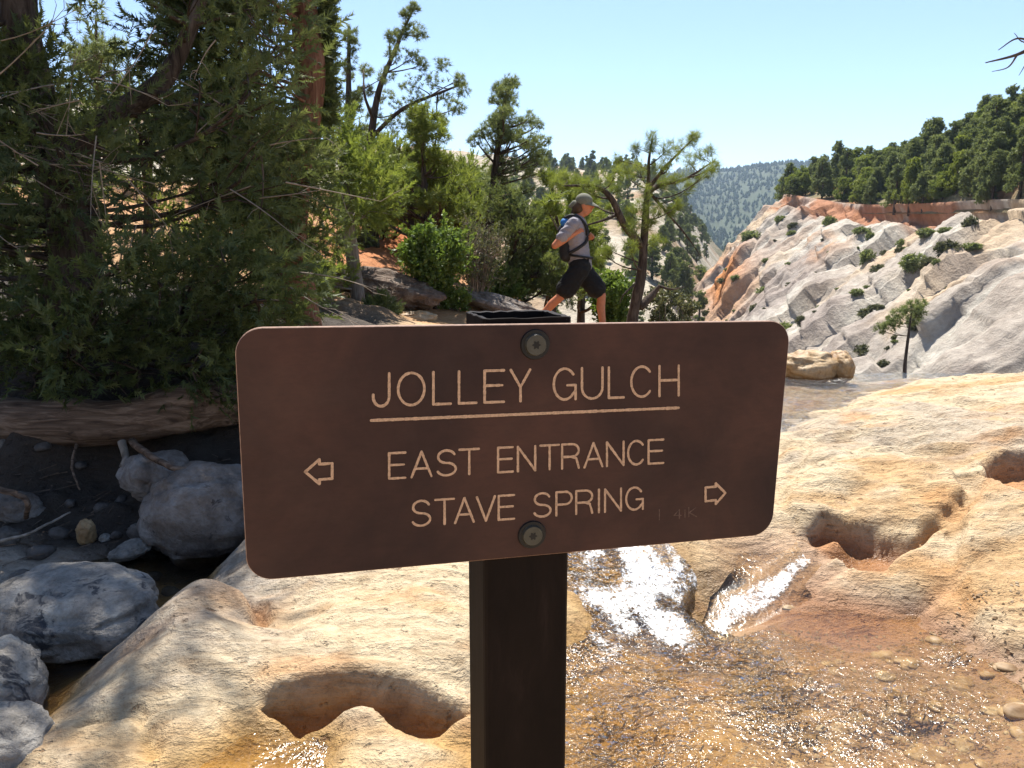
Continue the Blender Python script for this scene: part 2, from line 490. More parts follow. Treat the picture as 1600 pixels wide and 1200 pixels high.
def ground(x, y, masks=False):
    x = np.asarray(x, float).ravel()
    y = np.asarray(y, float).ravel()
    wx = x + 0.03 * fbm(xy3(x, y, 3.0), 3, 11)
    wy = y + 0.03 * fbm(xy3(x, y, 3.0), 3, 12)
    h = H0(wx, wy)
    n1 = fbm(xy3(x, y * 1.6, 2.2), 4, 3)
    n2 = fbm(xy3(x * 0.7 + y * 0.5, y * 1.5, 7.0), 4, 5, ridged=True)
    near = np.clip(1 - np.abs(y - 3) / 9, 0.35, 1)
    wet = sstep(0.03, -0.02, h - WS(x, y)) * (y < 8) * (x > -2.2)
    calm = 1 - 0.75 * wet
    h = h + (0.02 * n1 + 0.016 * n2) * near * calm
    slab = sstep(.9, 1.25, x) * sstep(2.7, 3.1, y) * sstep(7.5, 6, y)
    h = h + slab * (0.05 * fbm(xy3(x * .8 + y * .3, y * 1.5, 1.9), 3, 14, ridged=True) + .025 * fbm(xy3(x, y * 1.4, 4.5), 3, 15))
    h = h + sstep(-1.2, -1.7, x) * sstep(2.9, 3.2, y) * 0.07 * fbm(xy3(x, y, 7), 5, 9)
    h = h + sstep(9, 14, y) * 0.12 * fbm(xy3(x, y, 1.1), 4, 21)
    pk = np.zeros(len(x))
    for poly, depth, wf, wn_ in POCKETS:
        lo, hi = poly.min(0) - .3, poly.max(0) + .3
        s = (x > lo[0]) & (x < hi[0]) & (y > lo[1]) & (y < hi[1])
        if s.any():
            sd = poly_sd(poly, wx[s] + 0.012 * fbm(xy3(x[s], y[s], 8), 2, 31), wy[s] + 0.012 * fbm(xy3(x[s], y[s], 8), 2, 32))
            ym = (lo[1] + hi[1]) / 2
            w = wn_ + (wf - wn_) * sstep(ym - .05, ym + .05, y[s])
            k = sstep(0, 1, sd / w)
            h[s] -= depth * k
            if depth < 0:
                continue
            pk[s] = np.maximum(pk[s], k)
            lip = np.exp(-(sd / 0.03) ** 2) * 0.012
            h[s] += lip
    for line, dp, w in CRACKS:
        d = seg_dist(line, wx, wy)
        h = h - 1.7 * dp * np.exp(-(d / w) ** 2) * (0.55 + 0.6 * n1)
    lo, hi = CHUTE.min(0) - .15, CHUTE.max(0) + .15
    s = (x > lo[0]) & (x < hi[0]) & (y > lo[1]) & (y < hi[1])
    if s.any():
        k = sstep(-.1, .015, poly_sd(CHUTE, wx[s], wy[s]))
        h[s] = h[s] * (1 - k) + k * (chute_plane(x[s], y[s]) - .012)
    return (h, wet, pk) if masks else h
def gz(x, y):
    return float(ground([x], [y])[0])

xs = np.concatenate([-14 + np.arange(0, 26) * 0.42, np.arange(-3.05, 4.4, 0.0155), np.linspace(4.45, 9, 40)])
ys = np.concatenate([np.linspace(-8, 0.8, 26), np.linspace(0.9, 1.5, 16), np.arange(1.52, 3.4, 0.0118), 3.4 * (10.5 / 3.4) ** np.linspace(0.0035, 1, 230), np.linspace(10.6, 22, 60)])
X, Y = np.meshgrid(xs, ys)
hz, wet, pk = ground(X, Y, True)
xf, yf = X.ravel(), Y.ravel()
Wz = WS(xf, yf)
# base colours of the stone itself: cream slickrock, grey varnish on the left ridge, ochre where water runs, red soil further back
def lerp(a, b, t):
    return a + (b - a) * np.asarray(t)[:, None]
cream, tan_, ochre, grey, red, soil, pink = (np.array(c) for c in ((.475, .38, .25), (.43, .285, .145), (.42, .24, .06), (.31, .275, .24), (.4, .165, .06), (.43, .255, .125), (.36, .215, .145)))
na = fbm(xy3(xf, yf * 1.5, 2.4), 5, 41)
nb = fbm(xy3(xf, yf * 2.2, 6.0), 4, 43)
nc_ = fbm(xy3(xf, yf, 1.3), 4, 47)
col = lerp(np.tile(cream, (len(xf), 1)), tan_, sstep(-.05, .45, na + .35 * nb))
col = lerp(col, grey, sstep(.15, .5, nc_ + .3 * nb) * 0.5)
col = lerp(col, np.array([.4, .2, .07]), sstep(.2, .5, fbm(xy3(xf, yf * 1.7, 3.4), 4, 49)) * .55)
col = lerp(col, grey, sstep(-.55, -1.15, xf + .15 * na) * sstep(1.8, 2.3, yf) * sstep(4.5, 4, yf) * .8)
hw = hz - Wz
damp = sstep(.07, .0, hw) * (yf < 8) * (xf > -1.6)
col = lerp(col, pink, sstep(.5, 1.0, xf) * sstep(.09, .0, hw) * (yf < 3.4) * .7)
col = lerp(col, ochre, damp * sstep(1.05, .3, xf + .25 * na) * (yf < 3.6) * .8)
col = lerp(col, np.array([.2, .14, .05]), sstep(-.02, -.07, hw) * damp * sstep(.15, .5, nb) * .6)
col = lerp(col, np.array([.38, .17, .06]), pk * .75)
back = sstep(6.5, 8.5, yf) * sstep(1.8, 1.0, xf)
col = lerp(col, soil, back)
col = lerp(col, red, back * sstep(8.8, 9.8, yf + .5 * na) * sstep(1.6, .3, np.abs(xf + 2.0)) + sstep(10.5, 13, yf) * .5)
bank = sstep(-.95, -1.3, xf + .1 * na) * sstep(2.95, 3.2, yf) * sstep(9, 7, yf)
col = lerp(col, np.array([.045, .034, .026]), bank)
bp = P(1330, 965, .04)
col = lerp(col, np.array([.34, .165, .075]), np.exp(-(((xf - bp[0]) / .3) ** 2 + ((yf - bp[1]) / .2) ** 2)) * sstep(.04, .0, hw) * .9)
col = np.clip(col, .02, .6)
t = NT('slickrock')
pos = t.geo()
sn = t.noise(38, 6, 0.7, pos)
sn2 = t.noise(7, 6, 0.65, t.mapping(pos, (1, 1.8, 1.8), (0, 0, .5)), .8)
sp = t.noise(120, 3, 0.6, pos)
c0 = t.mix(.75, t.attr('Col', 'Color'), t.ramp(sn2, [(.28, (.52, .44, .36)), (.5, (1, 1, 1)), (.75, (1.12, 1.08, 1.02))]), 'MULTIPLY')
c0 = t.mix(.55, c0, t.ramp(sn, [(.3, (.55, .5, .45)), (.55, (1.05, 1.05, 1.05))]), 'MULTIPLY')
c0 = t.mix(t.ramp(t.noise(26, 4, .6, pos), [(.66, (0, 0, 0)), (.72, (1, 1, 1))]), c0, t.mix(1.0, c0, (.5, .42, .36), 'MULTIPLY'))
bed = t.noise(22, 4, .6, t.mapping(pos, (.35, 1.2, 3.0), (0, 0, .3)), .5)
c0 = t.mix(.4, c0, t.ramp(bed, [(.34, (.72, .62, .5)), (.55, (1.06, 1.05, 1.03))]), 'MULTIPLY')
wt = t.attr('wet')
c0 = t.mix(t.math('MULTIPLY', wt, .55), c0, t.mix(1.0, c0, (.55, .5, .42), 'MULTIPLY'))
hh = t.math('ADD', t.math('ADD', sn2, t.math('MULTIPLY', sn, .55)), t.math('MULTIPLY', sp, .25))
hh = t.math('MULTIPLY_ADD', bed, .5, hh)
rg = t.math('MULTIPLY_ADD', wt, -.55, .86)
pit = t.ramp(t.noise(26, 4, .6, pos), [(.62, (0, 0, 0)), (.7, (1, 1, 1))])
hh = t.math('SUBTRACT', hh, t.math('MULTIPLY', pit, .35))
slick = t.principled(c0, rg, t.bump(hh, .95, .026), .3)
wetmask = np.clip(sstep(.035, .0, hw + .015 * nb), 0, 1) * (yf < 8) * (xf > -2)
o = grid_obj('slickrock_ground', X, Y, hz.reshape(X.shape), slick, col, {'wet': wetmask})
tag(o, kind='structure')

# ------------------------------------------------------------------ water
t = NT('stream_water')
pos = t.geo()
turb = t.attr('turb')
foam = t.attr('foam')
w1 = t.noise(28, 3, .55, t.mapping(pos, (1.0, .75, 1)), 1.0)
w2 = t.noise(64, 2, .5, pos, .6)
w3 = t.noise(9, 3, .55, t.mapping(pos, (1, 1.6, 1)))
hgt = t.math('MULTIPLY', t.math('ADD', t.math('ADD', w1, t.math('MULTIPLY', w2, .4)), w3), t.math('MULTIPLY_ADD', turb, 1.0, .03))
bmp = t.bump(hgt, 1.0, .035)
tr = t.n('ShaderNodeBsdfTransparent')
tr.inputs[0].default_value = (.97, .92, .78, 1)
gl = t.n('ShaderNodeBsdfGlossy')
gl.inputs['Roughness'].default_value = .17
t.l(bmp, gl.inputs['Normal'])
fr = t.n('ShaderNodeFresnel')
fr.inputs['IOR'].default_value = 1.33
t.l(bmp, fr.inputs['Normal'])
mx = t.n('ShaderNodeMixShader')
t.l(t.math('MULTIPLY_ADD', fr.outputs[0], 1.15, .015), mx.inputs[0])
t.l(tr.outputs[0], mx.inputs[1])
t.l(gl.outputs[0], mx.inputs[2])
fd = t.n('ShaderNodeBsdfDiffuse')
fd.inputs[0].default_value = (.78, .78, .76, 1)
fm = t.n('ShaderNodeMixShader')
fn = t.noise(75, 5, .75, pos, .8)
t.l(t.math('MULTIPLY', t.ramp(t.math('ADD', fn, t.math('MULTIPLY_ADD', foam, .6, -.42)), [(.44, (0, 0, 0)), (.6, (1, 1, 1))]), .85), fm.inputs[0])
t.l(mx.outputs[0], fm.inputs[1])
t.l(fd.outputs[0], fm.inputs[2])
t.l(fm.outputs[0], t.out.inputs['Surface'])
xs2 = np.concatenate([np.arange(-2.2, 2.6, .016), np.arange(2.6, 5.2, .06)])
ys2 = np.concatenate([np.arange(1.0, 1.5, .05), np.arange(1.5, 3.6, .014), np.arange(3.6, 7.75, .035)])
X2, Y2 = np.meshgrid(xs2, ys2)
x2, y2 = X2.ravel(), Y2.ravel()
w = WS(x2, y2)
ck = sstep(-.11, -.03, poly_sd(CHUTE, x2, y2))
w = w * (1 - ck) + ck * chute_plane(x2, y2)
def blob(px, py, z, r, sy=1.0):
    c = P(px, py, z)
    return np.exp(-(((x2 - c[0]) / r) ** 2 + ((y2 - c[1]) / (r * sy)) ** 2))
turb = np.clip(blob(960, 900, .12, .3, 1.5) * 1.2 + blob(1060, 960, .08, .28) * 1.0 + blob(930, 1150, .06, .24) * 1.1 + blob(1200, 1060, .05, .2) * .9 + blob(1330, 1080, .05, .3, .45) * .9 + blob(1480, 1020, .05, .16, .5) * .5 + blob(1420, 1150, .05, .3, .6) * .3 - blob(1320, 965, .05, .26, .55) * 1.1
               + blob(1330, 605, .2, 1.5) * .95 + blob(1250, 650, .2, .7) * .6 + blob(760, 1150, .06, .15) * .8 + blob(1100, 1020, .06, .12) * .8 + blob(500, 1145, .085, .1) * .45 + blob(400, 1180, .085, .1) * .15, 0, 1)
turb = (np.clip(turb * (.8 + .7 * fbm(xy3(x2, y2, 7), 3, 5)), 0, 1) + .04) * (1 - .975 * ck)
foam_glare_v = (turb * .25 + blob(1035, 975, .08, .06, 2.6) * 1.2 + blob(970, 900, .12, .24, 1.6) * .8 + blob(925, 1010, .08, .12) * .5 + blob(1060, 890, .15, .15) * .6 + blob(1010, 930, .1, .1, 2) * .5 + blob(1110, 940, .08, .08) * .5 + blob(920, 1150, .06, .16) * .2 + blob(1200, 1070, .05, .14) * .2)
foam_glare_v = np.clip(foam_glare_v * (.62 + .75 * fbm(xy3(x2 + .06 * fbm(xy3(x2, y2, 9), 2, 71), y2 * .7, 11), 4, 72)), 0, .8)
chute_glare = sstep(-.03, .03, poly_sd(CHUTE, x2, y2) + .02 * fbm(xy3(x2, y2, 9), 3, 74))
foam_glare_v = foam_glare_v * (1 - ck) + chute_glare * (.78 + .25 * fbm(xy3(x2, y2 * .6, 14), 3, 76))  # white painted over the chute stands in for sun glare on the water
w = w + turb * .012 * fbm(xy3(x2, y2, 16), 3, 8) + turb * .01 * fbm(xy3(x2, y2, 38), 2, 9)
gh = ground(x2, y2)
keep = (w > gh - .05) & (w < gh + .16) & ((y2 < 6.8) | (x2 < 1.5))
chan = (x2 < -.55) | True
faces = grid_faces(*X2.shape)
P1 = POCKETS[0][0]
sd = poly_sd(P1, x2, y2)
keep &= sd < -.02
for pq in POCKETS[1:]:
    if pq[1] < 0:
        continue
    keep &= poly_sd(pq[0], x2, y2) < -.03
fk = keep[faces].all(axis=1)
mb = MB()
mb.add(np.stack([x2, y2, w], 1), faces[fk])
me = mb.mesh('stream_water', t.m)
for k, val in (('turb', turb), ('foam', foam_glare_v)):
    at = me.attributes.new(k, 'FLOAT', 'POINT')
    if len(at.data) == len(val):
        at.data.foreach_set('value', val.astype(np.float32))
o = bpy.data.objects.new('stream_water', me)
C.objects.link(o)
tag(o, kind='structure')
# ------------------------------------------------------------------ the gulch, the wooded slopes and the far hills
def interp(x, xp, fp):
    return np.interp(x, xp, fp)
AZ = lambda px: math.atan2(px - 800.0, FPX)
E_AZ = [AZ(p) for p in (-2500, -500, 200, 700, 860, 1000, 1045, 1095, 1130, 1300, 1900, 4000)]
E_TAN = [.16, .17, .16, .115, .098, .098, .072, .015, -.02, -.02, .0, .0]       # how high the middle ridge stands
F_AZ = [AZ(p) for p in (-2500, 300, 800, 1000, 1120, 1220, 1400, 1900, 4000)]
F_TAN = [.06, .068, .075, .08, .087, .094, .09, .08, .06]                        # how high the far ridge stands
def canyon(x, y):
    x = np.asarray(x, float).ravel()
    y = np.asarray(y, float).ravel()
    r = np.hypot(x, y)
    az = np.arctan2(x, y)
    az = np.where(np.abs(az) > 1.2, np.sign(az) * 1.2, az)
    zr = 1.3 + interp(az, E_AZ, E_TAN) * 400
    n = fbm(xy3(x, y, 1 / 60.0), 5, 61)
    n2 = fbm(xy3(x, y, 1 / 22.0), 4, 62, ridged=True)
    k = np.clip((r - 60) / 340, 0, 1)
    z = -15 + (zr + 15) * k ** 0.92
    z = z + sstep(400, 620, r) * (-22 - zr)
    zf = 1.3 + interp(az, F_AZ, F_TAN) * 1900
    kf = sstep(760, 1900, r)
    z = z + kf * (zf + 22)
    z = z - sstep(1950, 2600, r) * 60
    big = sstep(500, 1100, r) * sstep(2400, 1800, r)
    g = fbm(np.stack([az * 26 + .0004 * r, r / 700.0, az * 0], 1), 4, 66, ridged=True)
    z = z + n * (2 + 6 * sstep(150, 400, r)) * sstep(25, 60, r) + n2 * 2.2 * sstep(50, 120, r) + big * (g - .3) * 15 + big * n * 6
    lf = sstep(-.1, -.5, az) * sstep(120, 18, r)
    z = z * (1 - lf) + lf * (1.6 + .06 * r)
    bk = sstep(.3, -.3, y / (r + .1)) * sstep(200, 60, r)
    z = z * (1 - bk) + bk * .2
    dr = sstep(16, 11, r)
    z = z - dr * 6
    return z
azs = np.radians(np.concatenate([np.linspace(-180, -46, 40), np.linspace(-44, 48, 260), np.linspace(50, 180, 40)]))
rs = 9 * (6500 / 9.0) ** np.linspace(0, 1, 260)
R_, A_ = np.meshgrid(rs, azs, indexing='ij')
XC, YC = R_ * np.sin(A_), R_ * np.cos(A_)
ZC = canyon(XC, YC)
xc, yc = XC.ravel(), YC.ravel()
# the gulch cuts down beside the near rock
na = fbm(xy3(xc, yc, 1 / 14.0), 5, 71)
nb = fbm(xy3(xc, yc, 1 / 3.0), 4, 73)
rc = np.hypot(xc, yc)
pale, dirt, scrub, white = (np.array(c) for c in ((.42, .37, .29), (.3, .2, .12), (.13, .13, .07), (.5, .46, .4)))
col = lerp(np.tile(pale, (len(xc), 1)), dirt, sstep(-.1, .4, na))
col = lerp(col, scrub, sstep(.0, .4, fbm(xy3(xc, yc, 1 / 30.0), 4, 75) + .3 * nb) * .75)
far = sstep(500, 1000, rc)
hillc = lerp(np.tile(np.array([.07, .085, .05]), (len(xc), 1)), white, sstep(.42, .6, fbm(np.stack([np.arctan2(xc, yc) * 60, rc / 160.0, xc * 0], 1), 4, 77)) * .8)
col = col + (hillc - col) * far[:, None]
t = NT('canyon_ground')
pos = t.geo()
cc = t.mix(.7, t.attr('Col', 'Color'), t.ramp(t.noise(.9, 7, .7, pos), [(.32, (.35, .33, .3)), (.6, (1.1, 1.1, 1.1))]), 'MULTIPLY')
cm = t.principled(cc, .95, t.bump(t.noise(.35, 8, .7, pos), .8, 1.2), .1)
o = grid_obj('canyon_ground', XC, YC, ZC.reshape(XC.shape), cm, np.clip(col, .02, .6))
tag(o, kind='structure')

# ------------------------------------------------------------------ pale cliff across the gulch
RIM = [D(*a) for a in ((2350, 330, 42), (1950, 320, 50), (1640, 312, 60), (1540, 312, 70), (1430, 318, 84), (1330, 318, 102), (1225, 304, 130))]
FOOT = [D(*a) for a in ((2000, 900, 22), (1700, 760, 30), (1440, 680, 38), (1330, 640, 46), (1230, 610, 60), (1130, 570, 82), (1075, 520, 112))]
RIM += [np.array([RIM[-1][0] + 14, RIM[-1][1] + 25, RIM[-1][2] - 1]), np.array([RIM[-1][0] + 50, RIM[-1][1] + 60, RIM[-1][2] - 2])]
FOOT += [np.array([FOOT[-1][0] + 10, FOOT[-1][1] + 34, FOOT[-1][2] - 3]), np.array([FOOT[-1][0] + 45, FOOT[-1][1] + 80, FOOT[-1][2] - 4])]
def catmull(pts, n):
    pts = np.array(pts)
    p = np.vstack([2 * pts[0] - pts[1], pts, 2 * pts[-1] - pts[-2]])
    out = []
    seg = len(pts) - 1
    for u in np.linspace(0, seg - 1e-6, n):
        i = int(u)
        f = u - i
        a, b, c, d = p[i], p[i + 1], p[i + 2], p[i + 3]
        out.append(.5 * (2 * b + (c - a) * f + (2 * a - 5 * b + 4 * c - d) * f * f + (3 * b - a - 3 * c + d) * f ** 3))
    return np.array(out)
NS, NTT = 460, 170
ru, fu = catmull(RIM, NS), catmull(FOOT, NS)
arc = np.concatenate([[0], np.cumsum(np.linalg.norm(np.diff((ru + fu) / 2, axis=0), axis=1))])
hlen = np.linalg.norm(ru - fu, axis=1)
tt = np.linspace(-.05, 1, NTT)
SLANT = .62                             # the beds run diagonally up towards the near side; mesh columns follow them
qv = np.arange(0, arc[-1] + SLANT * 46, .3)
NQ = len(qv)
Q, T = np.meshgrid(qv, tt, indexing='ij')
AR = Q.copy()
for _ in range(6):
    AR = np.clip(Q - SLANT * np.interp(AR.ravel(), arc, hlen).reshape(T.shape) * T, 0, arc[-1])
ip = lambda src: np.stack([np.interp(AR.ravel(), arc, src[:, k]).reshape(T.shape) for k in range(3)], 2)
RU, FU = ip(ru), ip(fu)
V = FU + (RU - FU) * T[..., None]
hgt_ = np.interp(AR.ravel(), arc, hlen).reshape(T.shape) * T
S = np.interp(AR.ravel(), arc, np.linspace(0, 1, NS)).reshape(T.shape)
ta = np.stack([np.interp(AR.ravel(), arc, np.gradient((ru + fu)[:, k] / 2)).reshape(T.shape) for k in range(3)], 2)
NRM = np.cross(ta, RU - FU)
NRM /= np.linalg.norm(NRM, axis=2, keepdims=True) + 1e-9
if NRM[NQ // 3, 80] @ (np.array([0, 0, 1.3]) - V[NQ // 3, 80]) < 0:
    NRM = -NRM
q, l = Q, AR * SLANT - hgt_
flat = lambda a, b, c: np.stack([a.ravel(), b.ravel(), np.broadcast_to(c, a.shape).ravel()], 1)
big = fbm(flat(AR / 20, hgt_ / 16, 5.5), 4, 83).reshape(T.shape)
bay = fbm(flat(AR / 26, hgt_ / 22, 9.5), 2, 84).reshape(T.shape)
rc_ = np.random.default_rng(404)
def strips(lo, hi):
    e = np.cumsum(rc_.uniform(lo, hi, int(arc[-1] / lo) + 90))
    k = np.searchsorted(e, qv)
    edge = np.minimum(np.abs(qv - e[np.clip(k, 0, len(e) - 1)]), np.abs(qv - e[np.clip(k - 1, 0, len(e) - 1)]))
    return k, edge
k1, e1 = strips(2.2, 7.5)
k2, e2 = strips(.7, 2.2)
K1 = np.broadcast_to(k1[:, None].astype(float), T.shape)
K2 = np.broadcast_to(k2[:, None].astype(float), T.shape)
off1 = fbm(flat(K1 * 7.31, l / 20, 0), 3, 81).reshape(T.shape)
off2 = fbm(flat(K2 * 5.17, l / 11, 3), 3, 82).reshape(T.shape)
ledge = np.floor(l / 6.5 + K1 * .37) * 1.0
off3 = fbm(flat(K1 * 3.3, ledge * 2.1, 4), 1, 98).reshape(T.shape)
belly = np.sin(np.clip(T, 0, 1) * math.pi) * 1.2
grain = fbm(flat(AR / 1.4, hgt_ / 1.4, 2.5), 4, 99).reshape(T.shape)
dsp = 2.4 * big + 3.0 * bay + belly + 2.0 * off1 + .7 * off2 + .6 * off3 + .35 * grain
fade = sstep(1.0, .955, T)
V = V + NRM * ((dsp * fade - 1.2 * sstep(.86, .9, T + .04 * big) * fade)[..., None])
na = fbm(flat(AR / 7, hgt_ / 7, 2), 4, 86).ravel()
nb = off2.ravel() + .5 * grain.ravel()
Tf, Sf = T.ravel(), S.ravel()
col = lerp(np.tile(np.array([.435, .4, .34]), (T.size, 1)), np.array([.35, .305, .255]), sstep(-.25, .45, nb + .4 * na))
col = lerp(col, np.array([.24, .2, .175]), sstep(.1, .5, fbm(flat(AR / 8, hgt_ / 10, 4), 5, 88).ravel() + .35 * off1.ravel()) * .75)
col = lerp(col, np.array([.43, .31, .19]), sstep(.2, .5, fbm(flat(q / 6, l / 22, 7), 4, 89).ravel()) * .7)
seam = np.broadcast_to(np.maximum(np.exp(-(e1 / .3) ** 2), .6 * np.exp(-(e2 / .2) ** 2))[:, None], T.shape).ravel()
col = lerp(col, np.array([.16, .13, .11]), seam * sstep(-.2, .4, fbm(flat(AR / 5, hgt_ / 5, 1), 3, 97).ravel()) * .7)
redcap = sstep(.8, .88, Tf + .08 * na) * sstep(.3, .48, Sf) * (.35 + .65 * sstep(-.25, .2, fbm(flat(AR / 5, hgt_ / 2.5, 3), 4, 93).ravel()))
col = lerp(col, np.array([.34, .15, .075]), redcap * .9)
stain = np.exp(-(((Sf - .715) / .045) ** 2 + ((Tf - .34) / .17) ** 2))
col = lerp(col, np.array([.46, .2, .075]), np.clip(stain * 1.3, 0, 1) * sstep(-.4, .2, nb + .2))
stain2 = np.exp(-(((Sf - .22) / .03) ** 2 + ((Tf - .7) / .2) ** 2)) + np.exp(-(((Sf - .6) / .05) ** 2 + ((Tf - .66) / .1) ** 2)) * .8
col = lerp(col, np.array([.42, .22, .1]), stain2 * sstep(-.1, .3, nb) * .8)
t = NT('pale_cliff')
pos = t.geo()
cc = t.mix(.6, t.attr('Col', 'Color'), t.ramp(t.noise(1.1, 8, .72, pos), [(.3, (.48, .44, .42)), (.58, (1.08, 1.08, 1.08))]), 'MULTIPLY')
hb = t.math('ADD', t.noise(.9, 9, .72, pos, .3), t.math('MULTIPLY', t.noise(5, 5, .7, pos), .25))
cl = t.principled(cc, .95, t.bump(hb, .7, .5), .1)
def cliff_point(s, t_):
    a = np.interp(s, np.linspace(0, 1, NS), arc)
    i = int(np.clip((a + SLANT * np.interp(a, arc, hlen) * t_) / .3, 0, NQ - 1))
    return V_CLIFF[i, int(np.clip((t_ + .05) / 1.05 * (NTT - 1), 0, NTT - 1))]
V_CLIFF = V
o = grid_obj('pale_cliff', V[..., 0], V[..., 1], V[..., 2], cl, np.clip(col, .02, .6))
tag(o, kind='structure')
# wooded slope above the rim
NU = 70
uu = np.linspace(0, 1, NU)
away = np.stack([np.full(NS, .86), np.full(NS, .5), np.zeros(NS)], 1)
top_h = np.interp(np.linspace(0, 1, NS), [0, .25, .42, .55, .66, .78, 1], [56, 50, 40, 28, 16, 9, 3])
def rim_slope(si, u):
    b = ru[si]
    z = b[..., 2] - .5 + top_h[si] * u ** .85
    return np.stack([b[..., 0] + away[si][..., 0] * 95 * u, b[..., 1] + away[si][..., 1] * 95 * u, z], -1)
SI, UU = np.meshgrid(np.arange(0, NS, 3), uu, indexing='ij')
HV = rim_slope(SI, UU)
HV[..., 2] += (fbm(flat(HV[..., 0] / 9, HV[..., 1] / 9, 0), 4, 90).reshape(UU.shape) * 1.4) * sstep(0, .08, UU)
HV[:, 0, 2] -= .6
cn = fbm(flat(HV[..., 0] / 5, HV[..., 1] / 5, 0), 4, 91).ravel()
col = lerp(np.tile(np.array([.3, .16, .08]), (HV[..., 0].size, 1)), np.array([.2, .17, .1]), sstep(-.2, .3, cn))
o = grid_obj('rim_slope', HV[..., 0], HV[..., 1], HV[..., 2], cm, col)
tag(o, kind='structure')
# ------------------------------------------------------------------ foliage
def unit(v):
    return v / (np.linalg.norm(v, axis=-1, keepdims=True) + 1e-9)
def spray_juniper(r, n=19):              # a feathery flat-ish branchlet along +Z, length 1
    vs, fs = [], []
    k = 0
    n = 26
    for i in range(n):
        s = (i + .5) / n
        side = 1 if i % 2 else -1
        ang = side * (1.05 - .55 * s) + r.normal(0, .2)
        tilt = r.normal(0, .45)
        ln = (.34 - .2 * abs(s - .35)) * r.uniform(.5, 1.3)
        d = unit(np.array([math.sin(ang) * math.cos(tilt), math.sin(tilt) * abs(math.sin(ang)), math.cos(ang)]))
        b = np.array([0, 0, s * .85])
        w = unit(np.cross(d, np.array([r.normal(0, .5), 1, r.normal(0, .3)]))) * .036
        vs += [b - w, b + w, b + d * ln]
        fs.append([k, k + 1, k + 2])
        k += 3
    return np.array(vs), np.array(fs)
def spray_tuft(r, n=18, width=.03, spread=1.0):       # needles bursting from a twig end
    vs, fs = [], []
    for i in range(n):
        d = unit(np.array([r.normal(0, spread), r.normal(0, spread), r.uniform(.1, 1.2)]))
        ln = r.uniform(.65, 1.0)
        w = unit(np.cross(d, r.normal(0, 1, 3))) * width
        b = np.array([0, 0, r.uniform(-.35, .1)])
        vs += [b - w, b + w, b + d * ln]
        fs.append([3 * i, 3 * i + 1, 3 * i + 2])
    return np.array(vs), np.array(fs)
def spray_leaf(r, n=10):                 # broad little leaves round a twig
    vs, fs = [], []
    for i in range(n):
        d = unit(r.normal(0, 1, 3) + np.array([0, 0, .5]))
        b = np.array([0, 0, r.uniform(0, .9)])
        w = unit(np.cross(d, r.normal(0, 1, 3))) * .13
        ln = r.uniform(.3, .5)
        vs += [b, b + d * ln * .5 + w, b + d * ln, b + d * ln * .5 - w]
        fs.append([4 * i, 4 * i + 1, 4 * i + 2, 4 * i + 3])
    return np.array(vs), np.array(fs)
rt = np.random.default_rng(3)
TEMPL = {'juniper': [spray_juniper(rt) for _ in range(7)], 'pinyon': [spray_tuft(rt, 20, .045, .9) for _ in range(6)], 'pine': [spray_tuft(rt, 30, .013, .85) for _ in range(6)],
         'leaf': [spray_leaf(rt) for _ in range(6)], 'clump': [spray_tuft(rt, 12, .16, 1.2) for _ in range(6)]}
def add_sprays(mb, pos, dirs, size, kind, r, tint, mat=0):
    pos, dirs = np.asarray(pos), unit(np.asarray(dirs))
    n = len(pos)
    ref = r.normal(0, 1, (n, 3))
    a = unit(np.cross(dirs, ref))
    b = np.cross(dirs, a)
    size = np.broadcast_to(size, (n,))
    tm = TEMPL[kind]
    which = r.integers(0, len(tm), n)
    for k, (tv, tf) in enumerate(tm):
        s = np.where(which == k)[0]
        if not len(s):
            continue
        v = pos[s, None, :] + size[s, None, None] * (tv[None, :, 0:1] * a[s, None, :] + tv[None, :, 1:2] * b[s, None, :] + tv[None, :, 2:3] * dirs[s, None, :])
        nv = len(tv)
        f = tf[None] + (np.arange(len(s)) * nv)[:, None, None]
        mb.add(v.reshape(-1, 3), f.reshape(-1, tf.shape[1]), mat, np.repeat(tint[s], nv))
def bez(a, b, c, n):
    t_ = np.linspace(0, 1, n)[:, None]
    return a * (1 - t_) ** 2 + 2 * b * t_ * (1 - t_) + c * t_ ** 2
